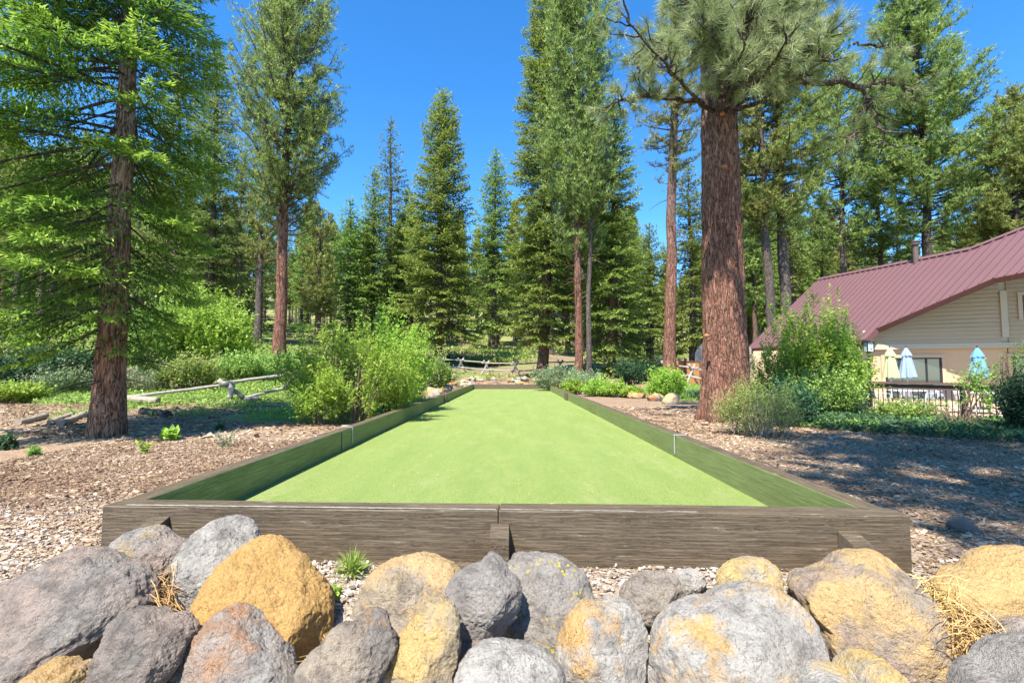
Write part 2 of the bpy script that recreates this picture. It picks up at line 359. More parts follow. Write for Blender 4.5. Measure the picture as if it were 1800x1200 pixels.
hh = k.math('ADD', k.math('MULTIPLY', chip.outputs['Distance'], 1.0), k.math('MULTIPLY', k.noise(wp, 30, 5, .7), .8))
mat_ground = k.done(k.bsdf(cc, .95, k.bump(hh, .9, .02), .1))
m = M(); nx = len(gx); ny = len(gy)
i, j = np.meshgrid(np.arange(ny - 1), np.arange(nx - 1), indexing='ij')
Fq = np.stack([i * nx + j, i * nx + j + 1, (i + 1) * nx + j + 1, (i + 1) * nx + j], -1).reshape(-1, 4)
m.add(np.stack([GX, GY, GZ], -1).reshape(-1, 3), Fq, grassmask(GX, GY).ravel())
tag(m.build('ground', mat_ground, None, True), kind='structure')

# ---------------------------------------------------------------- court
k = N('green_turf'); wp = k.coord((1, 1, 1), 'World')
a = k.noise(wp, 75, 5, .85); b = k.noise(k.coord((2.2, 1, 1), 'World'), 7, 6, .7); c_ = k.noise(k.coord((3, .5, 1), 'World'), 1.1, 5, .6)
c = k.ramp(a, [(.36, (.05, .095, .022)), (.5, (.185, .245, .062)), (.64, (.37, .41, .14))])
c = k.mix(k.ramp(b, [(.35, 0.0), (.7, .35)]), c, (.27, .34, .12)); c = k.mix(k.ramp(c_, [(.4, 0.0), (.7, .4)]), c, (.12, .20, .045))
d_ = k.ramp(k.noise(k.coord((.9, .35, 1), 'World'), 2.3, 7, .75), [(.52, 0.0), (.66, .35)]); c = k.mix(d_, c, (.30, .31, .15))
mat_turf = k.done(k.bsdf(c, .9, k.bump(k.math('ADD', a, k.math('MULTIPLY', b, .5)), .8, .012), .1))
m = M(); m.add([[-2.2, 2.8, 0], [1.97, 2.62, 0], [1.88, 26.8, 0], [-2.12, 26.8, 0], [-2.2, 2.8, -.03], [1.97, 2.62, -.03], [1.88, 26.8, -.03], [-2.12, 26.8, -.03]],
      [[0, 1, 2, 3], [4, 0, 3, 7], [1, 5, 6, 2], [5, 4, 7, 6]])
tag(m.build('court_turf', mat_turf), kind='structure')
TOP = .262
border = empty('court_border', (0, 0, 0), 'low dark brown timber border running all round the green bocce court', 'court border')
def beam(p0, p1, th, z0, z1, mats, name='timber', inner=None):
    """timber from p0 to p1 (outer face on the line, body to the inner side)"""
    p0 = np.array(p0, float); p1 = np.array(p1, float); L = np.linalg.norm(p1 - p0); d = (p1 - p0) / L; nrm = np.array([-d[1], d[0]])
    m = M(); nseg = max(2, int(L / .25)); t = np.linspace(0, L, nseg + 1)
    wob = fbm(np.stack([t * .8 + p0[0] * 3, t * 0 + p0[1], 0 * t], -1), 2) * .004
    V = []
    for ti, wi in zip(t, wob):
        for (o_, z_) in ((0, z0), (0, z1), (th, z1), (th, z0)):
            V.append([ti, o_ + (wi if o_ else 0), z_ + (wi if z_ == z1 else 0)])
    V = np.array(V); fs = []; fi = []
    for s_ in range(nseg):
        a_ = s_ * 4; b_ = a_ + 4
        fs += [[a_, b_, b_ + 1, a_ + 1], [a_ + 1, b_ + 1, b_ + 2, a_ + 2], [a_ + 3, a_, b_, b_ + 3][::-1]]; fi += [[a_ + 2, b_ + 2, b_ + 3, a_ + 3]]
    m.add(V, fs); n0 = 0
    m.f.append((np.array(fi), 1)); m.f.append((np.array([[0, 1, 2, 3], [nseg * 4 + 3, nseg * 4 + 2, nseg * 4 + 1, nseg * 4]]), 0))
    o = m.build(name, mats, border); o.location = (p0[0], p0[1], 0); o.rotation_euler = (0, 0, math.atan2(d[1], d[0]))
    bevel(o, .007, 2); return o
W_g2 = wood_mat('olive_timber_with_turf_bounce', (.16, .19, .065), (.26, .30, .11), (1, 12, 14), .6, None)  # side inner faces: olive paint plus green turf bounce put into the colour
# front timbers: meet near x = -.06
FL = (-2.33, 2.80); FM = (-.075, 2.70); FR = (2.10, 2.60)
beam(FL, (FM[0] - .0015, FM[1]), .145, -.045, TOP, [W_rail, W_rail])
beam((FM[0] + .0015, FM[1]), FR, .145, -.045, TOP + .002, [W_rail, W_rail])
# end grain of the side timbers comes behind the front ones; sides run back in lengths
def side(xf, xb, y0, y1, inner_right, cuts):
    ys_ = [y0] + cuts + [y1]
    for q in range(len(ys_) - 1):
        a_, b_ = ys_[q], ys_[q + 1]
        xa = xf + (xb - xf) * (a_ - y0) / (y1 - y0); xb_ = xf + (xb - xf) * (b_ - y0) / (y1 - y0)
        jig = [.0, .004, -.003, .003, 0, .002][q % 6]
        if inner_right: beam((xb_ + jig, b_ - .004), (xa + jig, a_), .135, -.045, TOP - .002 - .002 * (q % 2), [W_rail, W_g2])
        else: beam((xa + jig, a_), (xb_ + jig, b_ - .004), .135, -.045, TOP - .002 - .002 * (q % 2), [W_rail, W_g2])
side(-2.325, -2.24, 2.948, 26.6, True, [6.25, 11.0, 15.9, 21.2])
side(2.085, 2.01, 2.75, 26.6, False, [5.8, 11.2, 16.6, 21.4])
beam((-2.24, 26.6), (2.01, 26.6), .14, -.045, TOP, [W_rail, W_rail])
def stake(x, y, s=.1, h=.19, out=.12, name='stake'):
    m = M(); m.hexa([[-s / 2, -out, -.25], [s / 2, -out, -.25], [s / 2, 0, -.25], [-s / 2, 0, -.25], [-s / 2, -out, h - .0], [s / 2, -out, h], [s / 2, 0, h + .035], [-s / 2, 0, h + .035]])
    o = m.build(name, W_rail, border); o.location = (x, y - .002, 0); bevel(o, .004)
    for bx_ in (-.022, .022):
        b_ = M(); b_.cyl([bx_, -out - .004, h - .05], [bx_, -out + .002, h - .05], .007, n=10); b_.build('bolt_head', P_pipe_lapshade, o)
    return o
stake(-1.98, 2.785, .1, .175); stake(-.065, 2.70, .1, .16); stake(1.77, 2.615, .1, .15)
m = M(); m.box((-.33, 2.665, -.035), (.42, .06, .05)); bevel(m.build('spacer_block', W_rail, border), .004)
for (x, y, sgn) in ((-2.2, 6.62, 1), (1.97, 5.8, -1)):     # painted white foul marks
    m = M(); x0 = -2.312 if sgn > 0 else 1.925
    m.box((x0 + .067, y, TOP + .003), (.15, .03, .005)); m.box((-2.165 if sgn > 0 else 1.927, y, .15), (.006, .025, .215)); m.build('painted_foul_mark', P_white, border)
for (x, y) in ((-2.13, 15.9), (1.865, 16.6), (1.855, 17.0), (-2.12, 15.5)):
    m = M(); m.box((x, y, .13), (.04, .22, .25)); m.build('joint_block', W_rail, border)
# light worn line on the front edge
m = M(); m.add([[-2.2, 2.80 - .0035, TOP + .0035], [-.09, 2.70 + .0055, TOP + .0035], [-.09, 2.72 + .0055, TOP + .0035], [-2.2, 2.82, TOP + .0035]], [[0, 1, 2, 3]])
m.add([[-.06, 2.70 + .0035, TOP + .0055], [1.0, 2.656, TOP + .0055], [1.0, 2.670, TOP + .0055], [-.06, 2.717, TOP + .0055]], [[0, 1, 2, 3]])
k = N('worn_paint_edge'); cw = k.mix(k.ramp(k.noise(k.coord((3, 20, 1)), 9, 5, .8), [(.44, 0.0), (.60, 1.0)]), (.15, .125, .09), (.40, .38, .34)); m.build('worn_edge', k.done(k.bsdf(cw, .7)), border)

# ---------------------------------------------------------------- boulders in front
_bm = {}
def ico(n):
    if n not in _bm:
        import bmesh
        b = bmesh.new(); bmesh.ops.create_icosphere(b, subdivisions=n, radius=1)
        V = np.array([v.co[:] for v in b.verts]); Fc = np.array([[v.index for v in f.verts] for f in b.faces]); b.free(); _bm[n] = (V, Fc)
    return _bm[n]
def rock_from_outline(name, pts, Y, depth, mat, label, seed, lean=.45, rough=1.0, facets=7, group=None, lvl=7):
    pts = np.array(pts, float); c = (pts.min(0) + pts.max(0)) / 2
    P = np.array([px(a, b, Y) for a, b in pts]); C = px(c[0], c[1], Y)
    q = P[:, [0, 2]] - C[[0, 2]]; th = np.arctan2(q[:, 1], q[:, 0]); r = np.hypot(q[:, 0], q[:, 1]); o = np.argsort(th); th = th[o]; r = r[o]
    tt = np.linspace(-np.pi, np.pi, 721); rr = np.interp(tt, th, r, period=2 * np.pi)
    ker = np.hanning(23); ker /= ker.sum(); rr = np.convolve(np.concatenate([rr[-60:-1], rr, rr[1:60]]), ker, 'same')[59:59 + 721]
    V, Fc = ico(lvl); rg = np.random.default_rng(seed)
    t = np.arctan2(V[:, 2], V[:, 0]); s = np.hypot(V[:, 0], V[:, 2]); mean = r.mean()
    fac = []
    for _ in range(facets):
        n = rg.normal(size=3); n[1] = -abs(n[1]) * 1.3 - .6; fac.append((n / np.linalg.norm(n), rg.uniform(.76, .93)))
    tpx = np.arctan2(-(pts[:, 1] - c[1]), pts[:, 0] - c[0]); rpx = np.hypot(*(pts - c).T); oo = np.argsort(tpx); nb_ = 90; bc = (np.arange(nb_) + .5) / nb_ * 2 * np.pi - np.pi; tgt = np.interp(bc, tpx[oo], rpx[oo], period=2 * np.pi)
    for it in range(4):
        ro = np.interp(t, tt, rr); x = ro * s ** .8 * np.cos(t); z = ro * s ** .8 * np.sin(t); y = depth * mean * np.sign(V[:, 1]) * np.abs(V[:, 1]) ** .85
        Q = np.stack([x, y, z], -1)
        for n, lm in fac:
            d = Q @ n; Q = Q - n * np.maximum(0, d - d.max() * lm)[:, None] * .9
        Q[:, 1] += lean * Q[:, 2]
        k_ = 1 / mean
        nd = Q / (np.linalg.norm(Q, axis=1)[:, None] + 1e-6)
        wv = fbm(Q * 1.6 * k_ + seed, 2) * .05 * mean + (np.abs(fbm(Q * 3 * k_ + seed * 2, 3)) - .3) * -.018 * mean + fbm(Q * 22 + seed, 5, .62) * .0052 - np.abs(fbm(Q * 13 + seed * 3, 3)) * .007 + fbm(Q * 110 + seed, 2) * .0022
        ridg = 1 - np.abs(vnoise(Q * 3.1 * k_ + seed * 5)); wv -= np.clip(ridg - .95, 0, 1) * .12 * mean
        Q = Q + nd * (wv * rough)[:, None]
        if it == 3: break
        Wd = Q + C - [0, 0, CH]; dep = Wd[:, 1] * math.cos(PITCH) + Wd[:, 2] * math.sin(PITCH); up = -Wd[:, 1] * math.sin(PITCH) + Wd[:, 2] * math.cos(PITCH)
        qx = 900 + F * Wd[:, 0] / dep - c[0]; qy = -(600 - F * up / dep - c[1]); ta = np.arctan2(qy, qx); ra = np.hypot(qx, qy)
        bi = ((ta + np.pi) / (2 * np.pi) * nb_).astype(int) % nb_; mx = np.zeros(nb_); np.maximum.at(mx, bi, ra); mx = np.where(mx > 1, mx, tgt)
        f_ = np.clip(tgt / mx, .6, 1.4); f_ = np.convolve(np.concatenate([f_[-12:], f_, f_[:12]]), np.hanning(25) / np.hanning(25).sum(), 'same')[12:-12]; rr = rr * np.interp(tt, bc, f_, period=2 * np.pi)
    m = M(); m.add(Q, Fc); ob = m.build(name, mat, None, True); ob.location = C
    return tag(ob, label, 'boulder', group)
GREY = (.40, .355, .31); GREY2 = (.50, .45, .395); PINK = (.52, .385, .30); TAN = (.52, .42, .31); ORA = (.50, .34, .16); YEL = (.58, .45, .26); WHT = (.66, .61, .53); DK = (.31, .265, .225)
RK = [
 ([(-70, 1060), (20, 1022), (90, 985), (175, 968), (240, 974), (264, 1000), (285, 1068), (245, 1095), (200, 1110), (165, 1150), (120, 1190), (40, 1215), (-60, 1240)], 1.98, .8, (GREY, PINK, None, 0), 'large brown grey boulder at the photo edge with a cracked pitted face'),
 ([(180, 985), (192, 955), (235, 933), (300, 932), (336, 948), (334, 985), (305, 1015), (285, 1060), (240, 1062), (195, 1020)], 2.33, .8, (GREY2, PINK, (.4, .3, .08), .05), 'rounded pinkish grey boulder leaning on the timber beside a slanted stake'),
 ([(298, 1030), (308, 985), (345, 935), (382, 911), (425, 905), (442, 915), (463, 948), (450, 1000), (420, 1040), (380, 1068), (320, 1070)], 2.30, .8, (GREY2, WHT, None, 0), 'pale grey angular boulder behind the tall orange boulder'),
 ([(334, 1068), (360, 1020), (395, 985), (430, 955), (480, 947), (525, 960), (548, 987), (576, 1030), (588, 1062), (583, 1120), (560, 1150), (500, 1190), (380, 1200), (345, 1120)], 2.12, .8, (ORA, YEL, (.56, .35, .13), .66), 'tallest smooth golden orange boulder with white scratches'),
 ([(285, 1215), (320, 1150), (352, 1103), (395, 1068), (430, 1062), (470, 1082), (500, 1120), (522, 1165), (526, 1230), (400, 1270), (290, 1260)], 1.84, .8, (GREY2, PINK, (.42, .24, .14), .2), 'pinkish grey boulder with a rusty patch leaning on the golden boulder'),
 ([(158, 1190), (162, 1150), (185, 1105), (220, 1077), (270, 1072), (325, 1069), (347, 1093), (352, 1112), (335, 1145), (295, 1190), (270, 1240), (180, 1250)], 1.76, .8, (DK, PINK, None, 0), 'dark grey rounded boulder with a pinkish shoulder below the large cracked one'),
 ([(20, 1212), (60, 1180), (110, 1165), (158, 1153), (172, 1200), (150, 1260), (30, 1270)], 1.64, .8, (TAN, ORA, ORA, .5), 'low flat orange stone half hidden at the photo bottom'),
 ([(513, 1182), (560, 1140), (610, 1095), (662, 1064), (682, 1075), (693, 1108), (701, 1132), (690, 1160), (655, 1200), (600, 1245), (530, 1240)], 1.74, .6, (DK, TAN, (.4, .25, .12), .2), 'brown grey leaf shaped boulder with a thin pale top edge'),
 ([(618, 1090), (630, 1040), (652, 1008), (700, 978), (745, 969), (782, 979), (813, 1006), (816, 1060), (790, 1100), (750, 1150), (690, 1150), (640, 1130)], 2.28, .75, (TAN, YEL, (.56, .41, .23), .45), 'smooth tan boulder with a rounded top between the golden and the pointed boulders'),
 ([(670, 1215), (690, 1160), (718, 1100), (737, 1055), (770, 1050), (802, 1058), (811, 1085), (808, 1120), (797, 1180), (785, 1250), (690, 1255)], 1.80, .45, (YEL, TAN, (.60, .44, .20), .55), 'upright flat yellow slab with a grey patch'),
 ([(779, 1037), (800, 1010), (840, 988), (868, 965), (882, 976), (898, 1004), (919, 1030), (915, 1065), (895, 1100), (876, 1125), (850, 1132), (820, 1137), (806, 1115), (806, 1075)], 2.06, .8, (GREY, GREY2, None, 0), 'pointed grey boulder in front of the middle stake'),
 ([(875, 1020), (900, 976), (960, 969), (1003, 985), (1032, 1015), (1047, 1050), (1050, 1120), (1010, 1170), (930, 1170), (880, 1120)], 2.24, .7, (GREY, GREY2, None, 0, 1.0), 'round blue grey boulder spotted with yellow lichen'),
 ([(984, 1120), (990, 1085), (1020, 1056), (1070, 1047), (1112, 1060), (1135, 1098), (1138, 1150), (1126, 1205), (1060, 1250), (1000, 1230)], 1.93, .8, (GREY2, WHT, (.58, .38, .17), .12), 'speckled grey boulder with an orange rim beside the lichen spotted one'),
 ([(795, 1195), (822, 1148), (850, 1125), (900, 1122), (950, 1138), (985, 1168), (1002, 1220), (900, 1270), (800, 1260)], 1.72, .8, (GREY2, WHT, None, 0), 'broad pale grey boulder at the photo bottom beneath the lichen spotted one'),
 ([(1088, 1050), (1103, 1015), (1145, 1002), (1186, 1010), (1207, 1040), (1192, 1072), (1140, 1102), (1100, 1082)], 2.26, .8, (GREY, TAN, (.5, .32, .15), .15), 'small speckled boulder with a pinkish side near the loose gravel'),
 ([(1168, 1022), (1180, 1006), (1210, 999), (1238, 1012), (1244, 1030), (1210, 1044), (1178, 1040)], 2.40, .8, (WHT, GREY2, None, 0), 'small white topped stone close to the front timber'),
 ([(1258, 1025), (1264, 1000), (1285, 981), (1320, 978), (1352, 985), (1372, 1005), (1380, 1050), (1330, 1090), (1270, 1070)], 2.22, .8, (YEL, WHT, (.6, .45, .22), .45), 'knobbly yellow stone perched behind the largest pale boulder'),
 ([(1135, 1155), (1148, 1100), (1188, 1058), (1250, 1034), (1330, 1028), (1382, 1042), (1415, 1070), (1443, 1102), (1458, 1150), (1455, 1215), (1300, 1270), (1150, 1260)], 1.88, .75, (GREY2, WHT, (.60, .40, .18), .14), 'largest pale grey boulder with an orange upper side'),
 ([(1381, 1035), (1398, 1000), (1450, 978), (1500, 972), (1560, 985), (1602, 1012), (1642, 1060), (1672, 1110), (1692, 1152), (1682, 1190), (1640, 1215), (1560, 1215), (1470, 1165), (1425, 1095)], 2.14, .75, (TAN, PINK, (.58, .42, .22), .34), 'big orange tan boulder in front of the stake near the timber corner'),
 ([(1635, 1032), (1650, 1008), (1720, 978), (1772, 972), (1850, 980), (1885, 1040), (1870, 1110), (1800, 1120), (1740, 1110), (1690, 1080), (1648, 1058)], 2.20, .8, (TAN, GREY2, (.60, .42, .20), .38), 'orange and grey boulder beyond the timber corner beside a nest of dry needles'),
 ([(1400, 1200), (1412, 1180), (1450, 1170), (1500, 1172), (1590, 1190), (1630, 1240), (1400, 1260)], 1.58, .8, (WHT, TAN, (.6, .45, .2), .25), 'low cream stone at the photo bottom under the big tan boulder'),
 ([(1668, 1205), (1720, 1160), (1780, 1143), (1860, 1140), (1870, 1260), (1680, 1260)], 1.60, .8, (GREY, GREY2, None, 0), 'smooth slate grey boulder in the photo corner'),
 ([(1722, 1150), (1735, 1115), (1780, 1100), (1840, 1105), (1850, 1170), (1760, 1180)], 1.86, .8, (GREY2, PINK, None, 0), 'pinkish grey boulder wedged between the dry needles and the slate grey one'),
 ([(560, 1170), (590, 1130), (650, 1120), (700, 1150), (700, 1230), (580, 1240)], 2.02, .8, (PINK, GREY, None, 0), 'dull brown stone sunk in the gap behind the leaf shaped boulder'),
 ([(780, 1160), (800, 1125), (860, 1118), (900, 1150), (880, 1200), (800, 1210)], 1.95, .8, (PINK, DK, None, 0), 'brown stone wedged under the pointed grey boulder'),
]
for n_, (pts, Y, dp, mt, lab) in enumerate(RK):
    mat = rock_mat('granite', mt[0], mt[1], mt[2], mt[3], n_ + 1, lichen=(mt[4] if len(mt) > 4 else 0))
    rock_from_outline('boulder', pts, Y, dp, mat, lab, n_ + 11)

# loose cobbles round the far end of the court
def cobble_proto(seed, mat):
    V, Fc = ico(4); rg = np.random.default_rng(seed); Q = V * [1, .8, .62]
    for _ in range(6):
        n = rg.normal(size=3); n /= np.linalg.norm(n); d = Q @ n; Q = Q - n * np.maximum(0, d - d.max() * .75)[:, None] * .8
    Q = Q * (1 + .1 * fbm(Q * 1.7 + seed, 3))[:, None]
    m = M(); m.add(Q, Fc); o = m.build('cobble', mat, None, True); return o
cm = [rock_mat('cobble_stone', *a, seed=40 + q) for q, a in enumerate([(TAN, PINK, (.62, .38, .16), .5), (GREY2, WHT, None, 0), (PINK, TAN, (.55, .27, .15), .6), (WHT, GREY2, (.6, .45, .25), .3)])]
protos = [cobble_proto(60 + q, cm[q]) for q in range(4)]; pused = [False] * 4
kinds4 = ['tan', 'pale grey', 'reddish', 'cream']
def place_cobble(x, y, s, where, group, q=None, bury=.25):
    q = int(rng.integers(4)) if q is None else q
    o = protos[q] if not pused[q] else protos[q].copy()
    if pused[q]: col.objects.link(o)
    pused[q] = True
    o.location = (x, y, g(x, y) + s * (.62 - bury)); o.scale = (s, s * rng.uniform(.8, 1.1), s * rng.uniform(.8, 1.15)); o.rotation_euler = (rng.uniform(-.3, .3), rng.uniform(-.3, .3), rng.uniform(0, 6.28))
    tag(o, f'{kinds4[q]} rounded cobble {where}', 'cobble', group + ', ' + kinds4[q]); return o
for q in range(80):
    x = rng.uniform(-2.9, 1.7); y = 26.95 + abs(rng.normal()) * .6
    place_cobble(x, y, rng.uniform(.12, .26), 'heaped behind the far end timber of the court', 'cobbles behind the far timber')
for q in range(60):
    t = rng.uniform(0, 1); y = 17.5 + 9.5 * t; x = -2.75 - abs(rng.normal()) * .55 - .3 * t
    place_cobble(x, y, rng.uniform(.13, .27), 'beside the long timber next to the bushes', 'cobbles along the bushy side')
for q in range(34):
    t = rng.uniform(0, 1); x = 2.9 + 2.6 * t + rng.normal() * .25; y = 21.5 - 4.2 * t + rng.normal() * .5
    place_cobble(x, y, rng.uniform(.12, .26), 'edging the herb bed by the gravel path', 'cobbles edging the herb bed')
place_cobble(5.1, 15.6, .34, 'largest one, next to the bright round shrub', 'cobble by the shrub', 3, .2)
place_cobble(3.05, 3.35, .09, 'lying alone on the shaded chips beyond the timber corner', 'cobble on the chips', 1, .3)

# ---------------------------------------------------------------- foliage builders
def unit(a): return a / (np.linalg.norm(a, axis=-1, keepdims=True) + 1e-9)
def blades(m, C, D, Nn, ln, wd, var, shape='leaf'):
    """one small leaf face per row: base C, direction D"""
    D = unit(D); S = unit(np.cross(D, Nn)); n = len(C); ln = np.broadcast_to(ln, (n,))[:, None]; wd = np.broadcast_to(wd, (n,))[:, None]
    var = np.broadcast_to(var, (n,))
    if shape == 'leaf':
        V = np.stack([C, C + D * ln * .45 + S * wd * .5, C + D * ln, C + D * ln * .45 - S * wd * .5], 1); Fc = np.arange(4 * n).reshape(n, 4); a = np.repeat(var, 4)
    else:
        V = np.stack([C - S * wd * .5, C + S * wd * .5, C + D * ln], 1); Fc = np.arange(3 * n).reshape(n, 3); a = np.repeat(var, 3)
    m.add(V.reshape(-1, 3), Fc, a)
def trunk_path(rg, H, lean=(0, 0), n=16, wob=.02, curve=0.0):
    t = np.linspace(0, 1, n); w1 = np.cumsum(rg.normal(size=(n, 2)), 0) * wob * H / n
    w1 -= t[:, None] * w1[-1] * .5
    return np.stack([lean[0] * H * t + w1[:, 0] + curve * np.sin(t * np.pi) * H, lean[1] * H * t + w1[:, 1], H * t], -1)
def trunk_mesh(path, r0, n=14, flare=.35, rg=rng, p=.75, rough=.04, sub=3):
    t0 = np.linspace(0, 1, len(path)); t = np.unique(np.concatenate([np.linspace(0, .06, 6), np.linspace(.06, 1, len(path) * sub)]))
    P = np.stack([np.interp(t, t0, path[:, q]) for q in range(3)], -1); P[0, 2] -= .35
    H = path[-1, 2]
    r = r0 * ((1 - t) ** p * .97 + .03) * (1 + flare * np.exp(-t * H / (r0 * 1.6)))
    m = M(); m.tube(P, r, n, rough=rough, rg=rg); return m
def at(path, h):
    t = np.interp(h, path[:, 2], np.arange(len(path))); i_ = np.clip(int(t), 0, len(path) - 2); return path[i_] + (path[i_ + 1] - path[i_]) * (t - i_)
def fir(rg, H, cb, Rr, path, pexp=.62, dens=1.0, ls=.22, leaf=.27, lw=.10, gap=.42, azbias=None, droop=.25, dead=True, top=1.0, lenf=None, nb=6, twf=.42):
    cr = M(); lb = M(); h = cb
    while h < H * .985 * top:
        t = (h - cb) / (H - cb); prof = max(.03, (1 - t)) ** pexp * min(1, .72 + t * 3)
        n_b = nb if t < .85 else max(4, nb - 1); az0 = rg.uniform(0, 6.28)
        for b in range(n_b):
            if rg.uniform() < .12: continue
            az = az0 + b * 2 * np.pi / n_b + rg.normal() * .25; L = Rr * prof * rg.uniform(.62, 1.12)
            if lenf: L *= lenf(az, h)
            if L < .12: L = .12
            el = (-.25 + .75 * t + rg.normal() * .1); hd = np.array([np.cos(az), np.sin(az), 0]); side = np.array([-np.sin(az), np.cos(az), 0])
            ns = max(3, int(L / .3) + 2); s = np.linspace(0, 1, ns)
            P0 = at(path, h + rg.normal() * .08)
            Z = np.tan(el) * L * s - droop * L * s ** 1.6 * (1 - t) + droop * .55 * L * s ** 4
            P = P0 + hd * (L * s)[:, None] + np.array([0, 0, 1.]) * Z[:, None]
            rb = .008 + .008 * L
            lb.tube(P, rb * (1 - .85 * s), 4, cap=False)
            # frond
            npos = max(2, int(L / ls * dens)); sp = np.linspace(.1 if t > .3 else .22, 1, npos) + rg.normal(size=npos) * .01
            sp = np.clip(sp, 0, 1); B = np.stack([np.interp(sp, s, P[:, q]) for q in range(3)], -1); ax = unit(np.gradient(P, axis=0)).mean(0)
            tl = np.minimum(twf * L, .95) * np.sin(np.clip(sp * 1.05 + .22, 0, 1.1) * np.pi * .88) + .12
            for sg in (-1, 1):
                td = unit(ax * .75 + side * sg * .75 + np.array([0, 0, -.12 * (1 - t)]) + rg.normal(size=(npos, 3)) * .10)
                kk = max(1, int(np.ceil(tl.max() / ls * dens)))
                for q in range(kk):
                    f = (q + rg.uniform(0, 1, npos)) / kk; C = B + td * (tl * f)[:, None]; C[:, 2] -= .12 * (tl * f) ** 1.5
                    D = td + rg.normal(size=(npos, 3)) * .38; Nn = np.array([0, 0, 1.]) + rg.normal(size=(npos, 3)) * .35
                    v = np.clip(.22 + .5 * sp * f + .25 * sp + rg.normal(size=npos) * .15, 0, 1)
                    blades(cr, C, D, Nn, leaf * rg.uniform(.7, 1.25, npos), lw * rg.uniform(.8, 1.3, npos), v)
            blades(cr, B, np.broadcast_to(ax, B.shape) + rg.normal(size=B.shape) * .3, np.array([0, 0, 1.]) + rg.normal(size=B.shape) * .3, leaf * .9, lw, np.clip(.3 + .5 * sp, 0, 1))
        h += gap * (1 - .35 * t) * rg.uniform(.8, 1.2)
    # leader
    P0 = at(path, H * .97 * top); n = 14; C = P0 + np.array([0, 0, 1.]) * rg.uniform(0, .05 * H, n)[:, None]
    if top == 1: blades(cr, C, np.stack([rg.normal(size=n) * .6, rg.normal(size=n) * .6, np.full(n, .8)], -1), rg.normal(size=(n, 3)), leaf, lw, .6)
    if dead:
        for _ in range(10):
            hh = rg.uniform(cb * .45, cb); az = rg.uniform(0, 6.28); L = rg.uniform(.4, 1.2); P0 = at(path, hh)
            P = P0 + np.stack([np.cos(az) * L * np.linspace(0, 1, 4), np.sin(az) * L * np.linspace(0, 1, 4), -.25 * L * np.linspace(0, 1, 4) ** 2], -1); lb.tube(P, [.018, .013, .009, .004], 3, cap=False)
    return cr, lb
def tufts(m, P, A, rg, nn=10, ln=.22, wd=.03, spread=.75, v0=.5, vs=.2, droop=0.0):
    """needle tufts: nn thin blades round each twig end"""
    n = len(P); C = np.repeat(P, nn, 0) + rg.normal(size=(n * nn, 3)) * ln * .10
    D = np.repeat(unit(A), nn, 0) * .65 + rg.normal(size=(n * nn, 3)) * spread; D[:, 2] -= droop
    v = np.clip(np.repeat(v0 + rg.normal(size=n) * vs, nn) + rg.normal(size=n * nn) * .12, 0, 1)
    blades(m, C, D, rg.normal(size=(n * nn, 3)), ln * rg.uniform(.7, 1.2, n * nn), wd, v, 'needle')
def pine(rg, H, cb, Rr, path, nbr=90, upturn=.35, tstep=.45, nn=10, ln=.3, wd=.055, pexp=.55, sub=3.6, lenf=None, dead=8, full=.72):
    cr = M(); lb = M()
    hs_ = cb + (H - cb) * np.sort(rg.uniform(0, 1, nbr)) ** .95
    for h in hs_:
        t = (h - cb) / (H - cb); az = rg.uniform(0, 6.28); L = Rr * max(.06, (1 - t)) ** pexp * min(1, .6 + 2.2 * t) * rg.uniform(.55, 1.15)
        if lenf: L *= lenf(az, h)
        hd = np.array([np.cos(az), np.sin(az), 0]); s = np.linspace(0, 1, 6); el = rg.uniform(-.25, .15) + .5 * t
        P = at(path, h) + hd * (L * s)[:, None] + np.array([0, 0, 1.]) * (np.tan(el) * L * s + upturn * L * s ** 2.2)[:, None] + rg.normal(size=(6, 3)) * .05 * L * s[:, None]
        lb.tube(P, (.018 + .016 * L) * (1 - .8 * s), 4, cap=False)
        nt_ = max(3, int(L / tstep * sub * full)); sp = rg.uniform(.28, 1, nt_) ** .8; B = np.stack([np.interp(sp, s, P[:, q]) for q in range(3)], -1)
        off = rg.normal(size=(nt_, 3)) * [1, 1, .55]; off = unit(off + hd * .5) * (rg.uniform(.15, .6, nt_) * min(1, L * .45))[:, None]; off[:, 2] += .10
        E = B + off
        for a_, b_ in zip(B[::2], E[::2]): lb.tube([a_, (a_ + b_) / 2 - [0, 0, .03], b_], [.012, .009, .006], 3, cap=False)
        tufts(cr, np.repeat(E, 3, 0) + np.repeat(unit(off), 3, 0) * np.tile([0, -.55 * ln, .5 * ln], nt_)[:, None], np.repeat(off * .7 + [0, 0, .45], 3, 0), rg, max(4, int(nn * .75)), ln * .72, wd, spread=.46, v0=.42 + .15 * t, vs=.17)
    tufts(cr, at(path, H * .985)[None].repeat(3, 0), np.array([[0, 0, 1.]] * 3), rg, nn, ln, wd)
    for _ in range(dead):
        hh = rg.uniform(cb * .5, cb); az = rg.uniform(0, 6.28); L = rg.uniform(.5, 1.6); s = np.linspace(0, 1, 5)
        P = at(path, hh) + np.stack([np.cos(az) * L * s, np.sin(az) * L * s, -.3 * L * s ** 2 + rg.normal(size=5) * .04], -1); lb.tube(P, .022 * (1 - .8 * s) + .004, 4, cap=False)
    return cr, lb
def tree_thing(name, base, label, parts, group=None, rz=0.0, cat='tree'):
    e = empty(name, base, label, cat, group, rz)
    for nm, mm, mat, sm in parts:
        if mm.n: mm.build(nm, mat, e, sm)
    return e
